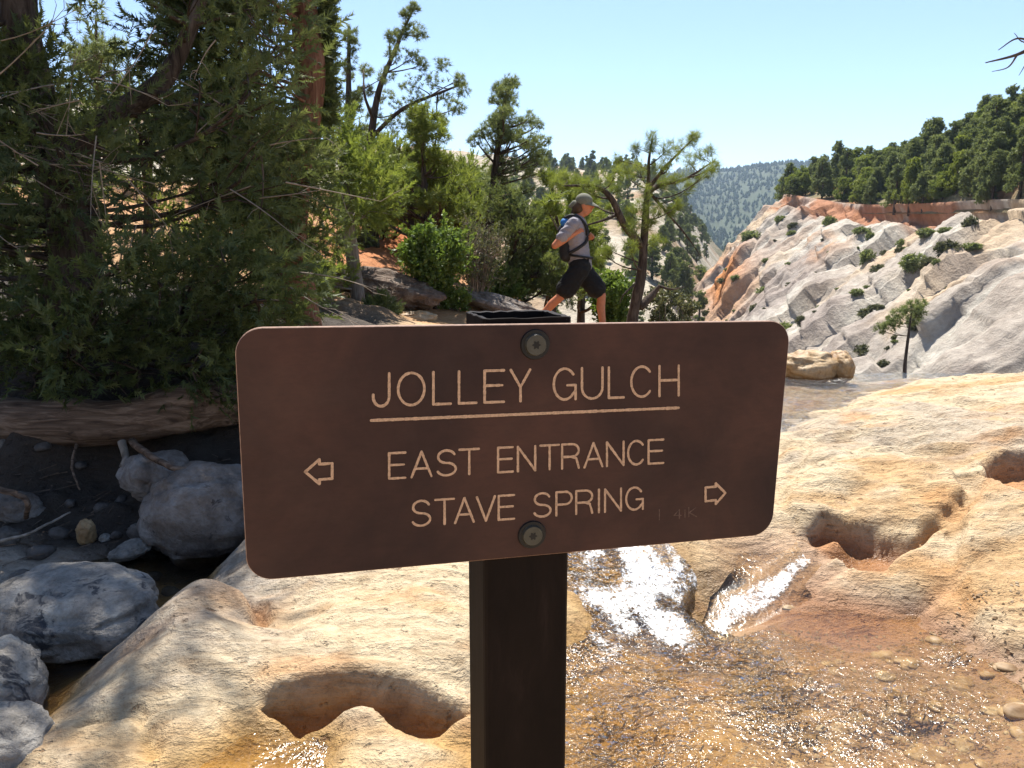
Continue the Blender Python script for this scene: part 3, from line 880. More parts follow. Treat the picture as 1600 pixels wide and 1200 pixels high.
def grow(trunks, clusters, kind, nper, size, r, limb_r=.02, up=.3, droop=0.0, twig_n=5, flat_=1.0, limb_sides=5):
    """wood and leaf builders: clusters (center, radius) reached by curved limbs from the trunk lines"""
    wood, leaf = MB(), MB()
    tp = []
    for pts, rad in trunks:
        cp = catmull(pts, max(8, len(pts) * 5))
        rr = np.interp(np.linspace(0, 1, len(cp)), np.linspace(0, 1, len(rad)), rad)
        j = fbm(cp * 2.3 + r.uniform(0, 50), 2, 3)
        wood.tube(cp, rr * (1 + .15 * j), 9)
        tp.append(np.hstack([cp, rr[:, None]]))
    tp = np.vstack(tp)
    for c, rad in clusters:
        c = np.asarray(c, float)
        hd = np.hypot(tp[:, 0] - c[0], tp[:, 1] - c[1])
        cost = np.abs(tp[:, 2] - (c[2] - up * hd)) * 1.3 + hd
        k = int(np.argmin(cost))
        a = tp[k, :3]
        L = np.linalg.norm(c - a)
        mid = (a + c) / 2 + r.normal(0, .1, 3) * L + np.array([0, 0, -.12 * L])
        lb = bez(a, mid, c, 7)
        r0 = min(tp[k, 3] * .6, limb_r * (.5 + L))
        wood.tube(lb, np.linspace(r0, r0 * .3, 7), limb_sides, cap=False)
        radv = np.asarray(rad, float) * np.ones(3)
        radv[2] *= flat_
        d = unit(r.normal(0, 1, (nper, 3)))
        pts = c + d * radv * (r.uniform(.15, 1, (nper, 1)) ** .5)
        for q_ in pts[:twig_n]:
            s_ = lb[r.integers(4, 7)]
            wood.tube(bez(s_, (s_ + q_) / 2 + r.normal(0, .08, 3) * radv, q_, 4), np.linspace(r0 * .32, r0 * .12, 4), 3, cap=False)
        dirs = unit(pts - lb[4]) + r.normal(0, .35, (nper, 3)) + np.array([0, 0, .25 - droop])
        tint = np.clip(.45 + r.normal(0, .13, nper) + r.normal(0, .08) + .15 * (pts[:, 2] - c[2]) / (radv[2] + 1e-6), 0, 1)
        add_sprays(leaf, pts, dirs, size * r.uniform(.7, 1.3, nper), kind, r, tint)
    return wood, leaf
def plant(name, label, cat, base, wood, leaf, bark, leafm, group=None, wood_name='trunk', leaf_name='crown'):
    root = thing(name, label, cat, tuple(base), group)
    if wood is not None and wood.v:
        put(wood.build(wood_name, bark), root)
    if leaf is not None and leaf.v:
        put(leaf.build(leaf_name, leafm, smooth=False), root)
    return root

# ---- the big dark juniper on the left bank
r = np.random.default_rng(21)
bx = D(70, 400, 5.0)
base = np.array([bx[0], 5.0, gz(bx[0], 5.0) - .1])
trA = [([base, D(120, 420, 5.0), D(95, 260, 4.95), D(50, 130, 5.0), D(30, -40, 5.1), D(80, -330, 5.2)], [.2, .16, .15, .13, .1, .05]),
       ([D(95, 260, 4.95), D(160, 190, 5.0), D(260, 120, 5.1), D(330, -40, 5.2)], [.09, .07, .06, .03])]
cl = []
for i in range(150):
    px, py = r.uniform(-330, 440), r.uniform(-420, 560)
    if py < 60 and r.random() < .35:
        continue
    cl.append((D(px, py, r.uniform(4.0, 6.2)), r.uniform(.25, .42)))
for px, py in ((60, 480), (150, 500), (230, 520), (330, 500), (300, 570), (350, 600), (350, 625), (110, 560), (60, 580), (220, 580), (390, 540), (20, 540), (400, 470), (250, 440), (180, 420), (350, 410)):
    cl.append((D(px, py, r.uniform(3.55, 4.1)), r.uniform(.16, .24)))
for i in range(70):
    cl.append((np.array([r.uniform(-3.6, -1.3), r.uniform(4.5, 6.3), r.uniform(3.5, 6.9)]), r.uniform(.3, .48)))
w_, l_ = grow(trA, cl, 'juniper', 84, .13, r, .012, .2, .3, 6)
plant('juniper_tree', 'huge dark juniper with black leaning trunk filling the left edge of the picture', 'tree', base, w_, l_, M['bark_dark'], M['juniper'])
jun = C.objects['juniper_tree']
dead = MB()
for i in range(48):
    a = D(r.uniform(-20, 470), r.uniform(30, 590), r.uniform(3.75, 4.6))
    dv = unit(np.array([r.normal(.3, .8), r.normal(-.2, .4), r.normal(-.15, .5)]))
    L = r.uniform(.15, .55)
    e = a + dv * L
    m_ = (a + e) / 2 + r.normal(0, .06, 3) * L
    ln = bez(a, m_, e, 6)
    dead.tube(ln, np.linspace(.0042, .0014, 6), 4, cap=False)
    for k in range(3):
        s_ = ln[r.integers(2, 6)]
        e2 = s_ + unit(dv + r.normal(0, .6, 3)) * L * .35
        dead.tube(np.array([s_, (s_ + e2) / 2 + r.normal(0, .01, 3), e2]), [.002, .0016, .0009], 3, cap=False)
put(dead.build('dead_twigs', M['twig']), jun)['kind'] = 'stuff'
# ---- second juniper with the red trunk
r = np.random.default_rng(22)
bx = D(470, 400, 6.4)
base = np.array([bx[0], 6.4, gz(bx[0], 6.4) - .1])
trB = [([base, D(455, 380, 6.4), D(465, 250, 6.4), D(485, 130, 6.4), D(470, -30, 6.45), D(440, -350, 6.5)], [.17, .14, .13, .12, .1, .05])]
cl = []
while len(cl) < 95:
    py = r.uniform(-380, 500)
    right = np.interp(py, [-400, 0, 140, 190, 300, 400, 450, 500], [440, 455, 470, 500, 545, 535, 490, 440])
    px = r.uniform(290, right - 48)
    cl.append((D(px, py, r.uniform(5.6, 7.2)), r.uniform(.22, .38)))
for py in range(-20, 190, 22):
    cl.append((D(np.interp(py, [0, 180], [498, 503]), py, 6.5), .07))
w_, l_ = grow(trB, cl, 'juniper', 92, .125, r, .012, .2, .2, 5)
plant('juniper_tree', 'juniper with reddish shredding bark beside the gap of blue sky', 'tree', base, w_, l_, M['bark_red'], M['juniper'])
# ---- bright juniper boughs to its right
r = np.random.default_rng(23)
bx = D(560, 420, 8.6)
base = np.array([bx[0], 8.6, gz(bx[0], 8.6) - .1])
trC = [([base, D(548, 380, 8.6), D(540, 300, 8.6), D(530, 200, 8.7)], [.08, .07, .05, .02])]
cl = [(D(px + r.normal(0, 8), py, r.uniform(8, 9.2)), r.uniform(.2, .34)) for px, py in ((520, 200), (545, 230), (500, 240), (560, 270), (530, 280), (580, 300), (500, 320), (560, 330), (585, 330), (520, 365), (500, 400), (480, 440), (500, 440), (460, 470), (590, 260), (450, 420), (600, 300))]
w_, l_ = grow(trC, cl, 'juniper', 90, .17, r, .016, .2, .0, 5)
plant('juniper_tree', 'sunlit bright green young juniper at the edge of the dark junipers', 'tree', base, w_, l_, M['bark_grey'], M['juniper_bright'])

def midtree(seed, name, label, d, trunk, rad, cl, kind, nper, size, leafm, bark='bark_dark', depth=.8, extra=(), limb=.018, up=.35, droop=0., twig=5, flat_=.8, cat='tree'):
    r = np.random.default_rng(seed)
    tb = D(trunk[0][0], trunk[0][1], d)
    base = np.array([tb[0], d, (gz(tb[0], d) if d < 18.5 else float(canyon([tb[0]], [d])[0])) - .1])
    pts = [base] + [D(px, py, d) for px, py in trunk]
    trunks = [(pts, rad)]
    for ex, er in extra:
        trunks.append(([D(px, py, d + r.normal(0, .25) * (i > 0)) for i, (px, py) in enumerate(ex)], er))
    cs = [(D(px + r.normal(0, 3), py + r.normal(0, 3), d + r.normal(0, depth)), rp / FPX * d) for px, py, rp in cl]
    w_, l_ = grow(trunks, cs, kind, nper, size, r, limb, up, droop, twig, flat_)
    return plant(name, label, cat, base, w_, l_, M[bark], M[leafm])
def column(r, top, bot, xc, wtop, wbot, n, rp):
    out = []
    for i in range(n):
        f = r.uniform(0, 1) ** .8
        py = top + (bot - top) * f
        x = np.interp(py, [p[1] for p in xc], [p[0] for p in xc])
        out.append((x + r.uniform(-1, 1) * (wtop + (wbot - wtop) * f), py, r.uniform(.7, 1.3) * rp))
    return out
r = np.random.default_rng(31)
# slim spire
midtree(41, 'pinyon_tree', 'slim dark spire of a pinyon against the sky beside the red-barked juniper', 14, [(548, 330), (545, 200), (545, 40)], [.12, .1, .07, .02],
        column(r, 38, 260, [(546, 38), (548, 260)], 3, 30, 34, 9), 'pinyon', 22, .075, 'pinyon', depth=.2)
# tall leaning pinyon
cl = [(648, 12, 10), (640, 40, 14), (625, 50, 12), (655, 55, 14), (618, 85, 16), (640, 90, 16), (660, 100, 14), (690, 100, 16), (605, 120, 16), (640, 130, 20), (675, 130, 20), (712, 125, 14), (722, 140, 14), (600, 150, 16), (630, 165, 20), (660, 160, 20), (695, 155, 18), (715, 165, 14), (585, 175, 14), (612, 190, 18), (650, 195, 20), (690, 190, 14), (570, 110, 12), (575, 140, 12), (635, 20, 10), (613, 60, 12), (690, 215, 14)]
midtree(42, 'pinyon_tree', 'tall pinyon leaning right, topmost of the trees against the sky', 13, [(572, 300), (578, 230), (590, 150), (612, 90), (648, 8)], [.1, .085, .07, .05, .035, .012], cl, 'pinyon', 40, .078, 'pinyon', depth=.5,
        extra=[(((580, 215), (630, 170), (700, 140), (728, 130)), (.04, .03, .02, .008)), (((585, 190), (570, 150), (568, 110)), (.03, .02, .01))], limb=.014)
# small yellow-green pine in the middle
midtree(43, 'pine_tree', 'slender yellow-green pine with straight thin trunk behind the green bush', 12, [(666, 392), (663, 300), (660, 170)], [.075, .065, .05, .015],
        column(r, 172, 330, [(660, 170), (665, 380)], 12, 75, 44, 17), 'pinyon', 26, .12, 'pine', depth=.7)
# dark tree in the centre
cl = column(r, 128, 300, [(795, 128), (800, 220), (795, 300)], 12, 58, 46, 15) + [(835, 190, 14), (845, 220, 14), (850, 235, 12), (755, 205, 12), (748, 225, 12), (808, 130, 10), (780, 140, 10)]
midtree(44, 'pinyon_tree', 'dark open pinyon with bare curved trunk standing left of the hiker', 12.5, [(752, 440), (765, 350), (775, 250), (788, 170), (800, 122)], [.095, .085, .07, .05, .035, .012], cl, 'pinyon', 32, .078, 'pinyon', depth=.5)
# low dark spreading boughs behind the hiker
cl = column(r, 300, 470, [(790, 300), (830, 400), (840, 470)], 30, 55, 56, 18)
midtree(45, 'juniper_tree', 'low spreading dark juniper right behind the hiker with backpack', 11.4, [(790, 470), (800, 400), (820, 330)], [.1, .08, .06, .03], cl, 'juniper', 34, .14, 'juniper', 'bark_dark', depth=.5, droop=.1,
        extra=[(((795, 450), (760, 410), (745, 370)), (.04, .03, .015)), (((798, 440), (840, 430), (880, 450)), (.05, .04, .02))])
# green fill trees farther back, each its own
fills = [(60, 420, 150, 9.5, 110, 'juniper_bright', 'light green juniper glimpsed through the big dark juniper near the left edge'), (230, 420, 120, 10.5, 110, 'juniper_bright', 'light green juniper glimpsed between the two dark junipers'), (390, 410, 130, 11, 90, 'juniper_bright', 'light green juniper behind the red-barked trunk'), (150, 400, 20, 15, 120, 'pinyon', 'tall pinyon behind the crown of the big dark juniper'), (330, 400, 40, 15, 100, 'pinyon', 'tall pinyon behind the upper boughs left of the red-barked trunk'),
         (600, 395, 215, 15, 60, 'juniper_bright', 'bushy bright juniper behind the tall leaning pinyon'), (720, 400, 235, 16, 60, 'juniper_bright', 'rounded light green juniper between the slender pine and the dark pinyon'),
         (640, 400, 250, 18, 60, 'pinyon', 'shady pinyon deep behind the slender yellow-green pine'), (770, 400, 262, 20, 60, 'pinyon', 'rounded pinyon behind the dark curved trunk'),
         (862, 470, 270, 14, 36, 'pine', 'pale green pine rising behind the hiker\'s cap'), (908, 480, 280, 15, 46, 'pine', 'yellow-green pine between hiker and branching pine'), (560, 395, 205, 17, 45, 'juniper', 'dark juniper below the slim spire'),
         (690, 396, 270, 14, 45, 'juniper_bright', 'low bright juniper beside the red dirt path')]
for i, (px, pb, ptp, d, wp, lm, lab) in enumerate(fills):
    midtree(60 + i, 'pine_tree' if lm == 'pine' else ('pinyon_tree' if lm == 'pinyon' else 'juniper_tree'), lab, d, [(px, pb), (px + 3, (pb + ptp) / 2), (px, ptp + 8)], [.09, .08, .05, .02],
            column(r, ptp, pb - 15, [(px, ptp), (px, pb)], 16, wp, 40 if wp < 80 else 48, 17 if wp < 80 else 26), 'juniper' if 'juniper' in lm else 'pinyon', 28, .17 * d / 15, lm, depth=.9)
# trunks standing on the shaded path
for i, (px, lab) in enumerate([(645, 'thin dark trunk at the end of the red dirt path'), (588, 'slim dark juniper stem over the upper dirt path')]):
    midtree(80 + i, 'juniper_tree', lab, 13, [(px, 392), (px - 4, 300), (px + 5, 230)], [.07, .06, .05, .02], column(r, 235, 330, [(px, 235), (px, 330)], 15, 35, 16, 18), 'juniper', 40, .18, 'juniper_bright', depth=.4)
# branching young pine right of the hiker
r = np.random.default_rng(51)
dP = 10.4
cl = [(1020, 215, 9), (1015, 232, 8), (995, 232, 8), (965, 250, 8), (975, 262, 10), (1040, 235, 12), (1060, 228, 12), (1080, 222, 9), (1085, 212, 7), (1050, 250, 14), (1030, 262, 12), (1075, 250, 12), (1095, 242, 10), (1110, 235, 8), (1115, 258, 8), (1105, 270, 10), (1085, 275, 12), (1060, 280, 12), (1040, 285, 12), (1075, 295, 10),
      (1000, 265, 14), (980, 278, 14), (960, 275, 14), (940, 280, 14), (920, 285, 12), (900, 282, 10), (880, 278, 9), (930, 300, 10), (960, 300, 12), (905, 300, 10), (870, 285, 9), (1010, 300, 12), (1000, 320, 12), (985, 335, 12), (1010, 335, 12), (1030, 330, 10), (1045, 330, 9), (975, 350, 12), (990, 355, 12), (1000, 380, 14), (1015, 378, 12), (1030, 375, 12), (985, 385, 12), (950, 390, 10), (945, 398, 11), (955, 325, 8), (1060, 320, 7), (1020, 350, 9)]
tb = D(985, 500, dP)
base = np.array([tb[0], dP, gz(tb[0], dP) - .15])
trk = [([base, D(988, 500, dP), D(1002, 430, dP), D(1006, 380, dP), D(1010, 320, dP), D(1013, 285, dP), D(1014, 250, dP), D(1020, 212, dP)], [.088, .08, .064, .054, .042, .03, .018, .007]),
       ([D(1003, 385, dP), D(975, 350, dP - .1), D(955, 310, dP - .2), D(930, 292, dP - .2), D(880, 290, dP - .2)], [.055, .05, .04, .025, .01]),
       ([D(1010, 300, dP), D(1035, 288, dP + .2), D(1070, 280, dP + .3), D(1110, 255, dP + .3)], [.04, .03, .02, .008]), ([D(1012, 295, dP), D(1045, 255, dP), D(1085, 215, dP)], [.03, .02, .008]),
       ([D(965, 335, dP - .1), D(940, 345, dP - .3), D(905, 355, dP - .4)], [.025, .018, .006]), ([D(1000, 480, dP), D(1020, 460, dP + .1), D(1032, 445, dP + .1)], [.06, .045, .02]),
       ([D(1030, 447, dP + .1), D(1050, 452, dP), D(1070, 448, dP)], [.02, .012, .004]), ([D(1015, 300, dP), D(1040, 330, dP + .2), D(1070, 365, dP + .3), D(1095, 400, dP + .4)], [.022, .016, .012, .004]), ([D(996, 440, dP), D(975, 460, dP - .2), D(968, 475, dP - .2)], [.018, .01, .004])]
cs = [(D(px, py, dP + r.normal(0, .35)), rp * 1.15 / FPX * dP) for px, py, rp in cl]
w_, l_ = grow(trk, cs, 'pine', 20, .11, r, .012, .35, 0, 3)
plant('pine_tree', 'young forked pine with tufted long needles standing right of the hiker', 'tree', base, w_, l_, M['bark_dark'], M['pine'])
# lone little tree at the cliff foot and the branch reaching in from the right
r = np.random.default_rng(52)
dL = 33.0
tb = D(1412, 570, dL)
trk = [([D(1414, 600, dL), D(1414, 570, dL), D(1420, 520, dL), D(1425, 482, dL)], [.09, .075, .055, .015])]
cs = [(D(px, py, dL + r.normal(0, .5)), .32) for px, py in ((1428, 476), (1436, 482), (1420, 482), (1405, 500), (1395, 505), (1385, 512), (1410, 490), (1437, 490), (1400, 492), (1375, 515), (1440, 480), (1425, 500))]
w_, l_ = grow(trk, cs, 'pinyon', 22, .22, r, .014, .3, 0, 3)
plant('pine_tree', 'lone thin sapling with bare stem in front of the pale cliff', 'tree', D(1414, 590, dL), w_, l_, M['bark_dark'], M['pinyon'])
r = np.random.default_rng(53)
bx = np.array([5.9, 6.4, gz(5.9, 6.4) - .1])
trk = [([bx, bx + np.array([.05, 0, 1.5]), bx + np.array([0, .1, 3.2]), bx + np.array([.1, .1, 5])], [.12, .1, .08, .03]),
       ([bx + np.array([0, .1, 3.1]), D(1720, 40, 6.3), D(1640, 62, 6.2), D(1590, 85, 6.2), D(1540, 98, 6.2)], [.04, .03, .02, .012, .004]), ([D(1620, 70, 6.2), D(1590, 60, 6.2), D(1560, 78, 6.2)], [.01, .007, .003]),
       ([D(1590, 85, 6.2), D(1575, 105, 6.2), D(1550, 112, 6.2)], [.008, .005, .002]), ([D(1640, 62, 6.2), D(1610, 90, 6.2), D(1592, 118, 6.2)], [.01, .006, .002]), ([D(1640, 66, 6.2), D(1600, 66, 6.3), D(1585, 52, 6.2)], [.008, .005, .002])]
cs = [(D(1700, 30, 6.3), .25), (D(1690, -40, 6.3), .3), (D(1760, -60, 6.5), .4), (D(1820, 20, 6.5), .4), (D(1900, -120, 6.6), .4)]
w_, l_ = grow(trk, cs, 'pine', 30, .13, r, .012, .2, .3, 3)
plant('pine_tree', 'pine whose bare drooping twigs reach in at the top right corner', 'tree', bx, w_, l_, M['bark_dark'], M['pine'])

# ------------------------------------------------------------------ shrubs near the path
def shrub(seed, name, label, d, pxc, py, rp, n, kind, size, leafm, bark='bark_grey', stems=14, cat='shrub', per=14, group=None, ry=None):
    r = np.random.default_rng(seed)
    c = D(pxc, py, d)
    rad = rp / FPX * d
    rz = (ry or rp) / FPX * d
    b = np.array([c[0], d, gz(c[0], d) - .05])
    wood, leaf = MB(), MB()
    for i in range(stems):
        dv = unit(np.array([r.normal(0, .8), r.normal(0, .8), r.uniform(.5, 1.4)]))
        e = np.array([c[0], d, c[2]]) + dv * np.array([rad, rad, rz]) * r.uniform(.6, 1.05)
        mid = (b + e) / 2 + r.normal(0, .12, 3) * rad
        ln = bez(b + r.normal(0, .05, 3) * rad, mid, e, 6)
        wood.tube(ln, np.linspace(.012, .003, 6) * max(1, d / 9), 4, cap=False)
        for k in range(n):
            s = ln[r.integers(2, 6)]
            e2 = s + unit(dv + r.normal(0, .8, 3)) * rad * r.uniform(.2, .5)
            wood.tube(bez(s, (s + e2) / 2 + r.normal(0, .1, 3) * rad * .3, e2, 4), np.linspace(.005, .0018, 4) * max(1, d / 9), 3, cap=False)
            if kind:
                p = e2 + r.normal(0, .15, (per, 3)) * rad
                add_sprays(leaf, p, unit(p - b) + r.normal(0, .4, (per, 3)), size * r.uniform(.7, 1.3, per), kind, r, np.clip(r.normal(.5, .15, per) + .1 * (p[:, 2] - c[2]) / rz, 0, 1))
    return plant(name, label, cat, b, wood, leaf if kind else None, M[bark], M[leafm] if leafm else None, group, 'stems', 'leaves')
shrub(71, 'green_shrub', 'bright green leafy bush above the weathered ledge', 9.3, 680, 428, 50, 7, 'leaf', .11, 'shrub', 'bark_dark', 16)
shrub(72, 'bare_shrub', 'tall greyish bare-twigged bush between green bush and post', 9.8, 745, 420, 42, 16, 'leaf', .05, 'sage', 'twig', 26, per=3, ry=68)
shrub(73, 'bare_shrub', 'small dead twiggy bush against the shaded ledge face', 8.6, 600, 470, 30, 8, None, .05, None, 'twig', 14)
shrub(74, 'green_shrub', 'small dark green tuft on the dirt just above the sign', 8.2, 592, 497, 24, 4, 'juniper', .1, 'juniper', 'bark_grey', 9)
shrub(75, 'green_shrub', 'grey-green scrub on the shaded path below the trees', 12.4, 560, 398, 24, 4, 'leaf', .12, 'sage', 'bark_grey', 10)
shrub(76, 'green_shrub', 'green bush behind the post to the left of the hiker', 10.8, 770, 460, 34, 6, 'leaf', .11, 'shrub', 'bark_grey', 12)
shrub(77, 'green_shrub', 'little leafy sprig right of the bare bush', 9.4, 712, 478, 20, 4, 'leaf', .08, 'shrub', 'bark_grey', 8)
shrub(78, 'juniper_shrub', 'sunlit juniper sprout at the left end of the ledge', 7.4, 470, 470, 40, 6, 'juniper', .15, 'juniper_bright', 'bark_grey', 12)
shrub(79, 'green_shrub', 'pale green bush at the foot of the branching pine', 11.2, 955, 480, 40, 5, 'leaf', .13, 'shrub', 'bark_grey', 12)
shrub(80, 'green_shrub', 'low scrub right of the branching pine trunk', 12, 1045, 500, 40, 5, 'leaf', .13, 'sage', 'bark_grey', 12)

# ------------------------------------------------------------------ far trees: shared meshes
def proto(seed, h, wr, kind='clump', size=.5, n=26, per=16, conic=.5, leafm='pinyon'):
    r = np.random.default_rng(seed)
    tr_ = [([np.array([0, 0, -.6]), np.array([.05, .05, h * .4]), np.array([r.normal(0, .15), r.normal(0, .15), h * .92])], [.035 * h * .8, .025 * h * .8, .008 * h])]
    cs = []
    for i in range(n):
        f = r.uniform(.14, 1)
        rr = wr * ((1 - f) ** conic * 1.0 + .1) * r.uniform(.25, 1)
        a = r.uniform(0, 6.283)
        cs.append((np.array([rr * math.cos(a), rr * math.sin(a), h * f * .95]), wr * r.uniform(.25, .42)))
    w_, l_ = grow(tr_, cs, kind, per, size, r, .01, .3, 0, 0, .8, 3)
    return w_, l_
def proto_mesh(seed, h, wr, leafm, **kw):
    w_, l_ = proto(seed, h, wr, **kw)
    wm = w_.mesh('trunk', M['bark_dark'])
    lm = l_.mesh('crown', M[leafm], False)
    j = MB()
    j.v, j.f, j.m, j.a, j.n = list(w_.v), list(w_.f), list(w_.m), list(w_.a), w_.n
    for v, a in zip(l_.v, l_.a):
        j.v.append(v); j.a.append(a)
    for f in l_.f:
        j.f.append(f + w_.n); j.m.append(np.ones(len(f)))
    return wm, lm, j.mesh('tree', [M['bark_dark'], M[leafm]], False)
PROT = [proto_mesh(101, 6, 1.9, 'pinyon', size=.3, n=36, per=36), proto_mesh(102, 5, 2.1, 'juniper_bright', size=.28, n=36, per=36, conic=.35), proto_mesh(103, 7.5, 1.7, 'pinyon', size=.27, n=36, per=34, conic=.8),
        proto_mesh(104, 5.5, 2.0, 'pine', size=.3, n=36, per=36, conic=.5), proto_mesh(105, 4.5, 2.2, 'juniper', size=.28, n=34, per=36, conic=.4)]
KINDS_ = ['pinyon', 'light green juniper', 'tall slim pinyon', 'yellow-green pine', 'dark juniper']
r = np.random.default_rng(111)
placed = []
def far_tree(p, k, s, label, group, parts):
    nm = ['pinyon_tree', 'juniper_tree', 'pinyon_tree', 'pine_tree', 'juniper_tree'][k]
    rz = r.uniform(0, 6.28)
    sc = (s * r.uniform(.85, 1.2), s * r.uniform(.85, 1.2), s * r.uniform(.85, 1.15))
    if parts:
        root = thing(nm, label, 'tree', tuple(p), group)
        root.rotation_euler = (0, 0, rz)
        root.scale = sc
        for m_, nme in ((PROT[k][0], 'trunk'), (PROT[k][1], 'crown')):
            o = bpy.data.objects.new(nme, m_)
            C.objects.link(o)
            o.parent = root
    else:
        o = bpy.data.objects.new(nm, PROT[k][2])
        C.objects.link(o)
        o.location = tuple(p)
        o.rotation_euler = (0, 0, rz)
        o.scale = sc
        tag(o, label, 'tree', group)
pts_h = []
edge_trees = []
for i in range(5000):
    if len(pts_h) >= 260:
        break
    si = int(r.uniform(.2, .8) * NS)
    u = r.uniform(.003, .75) ** 1.35
    b = rim_slope(np.array([si]), np.array([u]))[0]
    px = 800 + FPX * b[0] / (b[1] * CT)
    if px > 1800:
        continue
    if any((b[0] - q[0]) ** 2 + (b[1] - q[1]) ** 2 < (1.3 + 2.2 * u) ** 2 for q in pts_h):
        continue
    pts_h.append(b)
    k = int(r.choice([0, 0, 1, 2, 3, 4, 0]))
    edge_trees.append((px, u, b, k, r.uniform(.75, 1.15) * (.85 if u < .05 else 1)))
ORD = 'leftmost second third fourth fifth sixth seventh eighth ninth tenth eleventh twelfth thirteenth fourteenth fifteenth sixteenth seventeenth eighteenth nineteenth twentieth'.split()
seen_k = {}
for px, u, b, k, s_ in sorted(edge_trees, key=lambda e: e[0]):
    if u < .07 and seen_k.get(k, 0) < 20 and px < 1610:
        i = seen_k.get(k, 0)
        seen_k[k] = i + 1
        lb = f'{KINDS_[k]} at the cliff edge, ' + ('leftmost of its kind' if i == 0 else f'{ORD[i]} of its kind from the left')
        gp = 'trees along the cliff edge'
    else:
        lb = f'{KINDS_[k]} on the wooded slope above the cliff'
        gp = f'{KINDS_[k]} trees on the wooded slope above the cliff'
    far_tree(b - np.array([0, 0, .3]), k, s_, lb, gp, True)
# trees on the slope across the gulch behind hiker and pine
cnt = 0
for i in range(9000):
    if cnt >= 240:
        break
    px = r.uniform(800, 1105)
    d = 45 + 330 * r.random() ** .8
    x, y = (px - 800) / FPX * d * CT, d
    z = float(canyon([x], [y])[0])
    py = 388 - (z - 1.3) / d * FPX
    if py > 540 or py < 230:
        continue
    cnt += 1
    k = int(r.choice([0, 1, 2, 4, 0, 2]))
    zn = 'on the slope across the gulch'
    far_tree((x, y, z - .3), k, r.uniform(.5, 1.15), f'small distant {KINDS_[k]} {zn}', f'{KINDS_[k]} trees {zn}', False)
for i in range(600):
    if cnt >= 310:
        break
    px = r.uniform(380, 830)
    d = r.uniform(35, 260)
    x, y = (px - 800) / FPX * d * CT, d
    z = float(canyon([x], [y])[0])
    py = 388 - (z - 1.3) / d * FPX
    if py > 430:
        continue
    cnt += 1
    k = int(r.choice([1, 3, 4]))
    far_tree((x, y, z - .3), k, r.uniform(.6, 1.15), f'{KINDS_[k]} glimpsed on the hill behind the near trees', f'{KINDS_[k]} trees on the hill behind the near trees', False)
# bushes clinging to the pale cliff
BM = []
for i in range(4):
    rb = np.random.default_rng(130 + i)
    mb = MB()
    n = 130
    dv = unit(rb.normal(0, 1, (n, 3)) + np.array([0, 0, .3]))
    p = dv * rb.uniform(.3, 1, (n, 1)) * np.array([1, 1, .8])
    add_sprays(mb, p, dv + rb.normal(0, .4, (n, 3)), .4 * rb.uniform(.7, 1.3, n), 'clump', rb, np.clip(rb.normal(.5, .15, n), 0, 1))
    for j in range(7):
        e = dv[j] * .8
        mb.tube(bez(np.array([0, 0, -.5]), e * .4, e, 4), [.05, .04, .03, .01], 3, 1, cap=False)
    BM.append(mb.mesh('bush', [M['pinyon'], M['bark_dark']] if i % 2 else [M['sage'], M['bark_dark']], False))
spots = [(.55, .5), (.52, .42), (.5, .3), (.57, .62), (.6, .7), (.63, .55), (.66, .62), (.68, .72), (.45, .5), (.47, .62), (.43, .35), (.4, .55), (.38, .45), (.36, .3), (.35, .6), (.33, .5), (.3, .42), (.53, .72), (.56, .8), (.48, .78), (.44, .72), (.41, .7), (.6, .4), (.64, .38), (.42, .2), (.46, .15), (.5, .2), (.54, .22), (.39, .18), (.35, .2), (.32, .3), (.3, .3), (.28, .4), (.62, .82), (.67, .8), (.7, .6)]
for i, (s, t_) in enumerate(spots + [(r.uniform(.28, .72), r.uniform(.08, .8)) for _ in range(55)]):
    p = cliff_point(s + r.normal(0, .006), t_ + r.normal(0, .02))
    k = i % 4
    sc = (.2 + .75 * r.random() ** 2) * (p[1] / 75) ** .5
    o = bpy.data.objects.new('bush', BM[k])
    C.objects.link(o)
    o.location = tuple(p)
    o.rotation_euler = (0, 0, r.uniform(0, 6.28))
    o.scale = (sc * r.uniform(.7, 1.6), sc * r.uniform(.8, 1.3), sc * r.uniform(.6, 1.3))
    lb = 'green bush clinging to the pale cliff face' if k % 2 else 'grey-green bush clinging to the pale cliff face'
    tag(o, lb, 'bush', lb.replace('bush', 'bushes'))
# the far woods read as one mass
mb = MB()
n = 10000
px = r.uniform(700, 1420, n)
d = 420 + 1550 * r.random(n) ** .8
x, y = (px - 800) / FPX * d, d
z = canyon(x, y)
hgt3 = r.uniform(3, 6.5, n) * (1 + d / 2500)
wd = hgt3 * r.uniform(.3, .45, n)
th = np.arange(5) * 2 * math.pi / 5
base3 = np.stack([x[:, None] + wd[:, None] * np.cos(th)[None] * r.uniform(.7, 1.2, (n, 5)), y[:, None] + wd[:, None] * np.sin(th)[None], (z + hgt3 * .25)[:, None] + r.uniform(-.6, .6, (n, 5))], 2)
top3 = np.stack([x, y, z + hgt3], 1)[:, None]
bot3 = np.stack([x, y, z - 1], 1)[:, None]
v = np.concatenate([base3, top3, bot3], 1).reshape(-1, 3)
f = np.array([[i, (i + 1) % 5, 5] for i in range(5)] + [[(i + 1) % 5, i, 6] for i in range(5)])
mb.add(v, (f[None] + (np.arange(n) * 7)[:, None, None]).reshape(-1, 3), 0, np.repeat(np.clip(r.normal(.15, .12, n), 0, 1), 7))
tag(mb.build('distant_woods', M['pinyon'], smooth=False), 'dark conifer woods covering the far hazy hills', 'woods', kind='stuff')

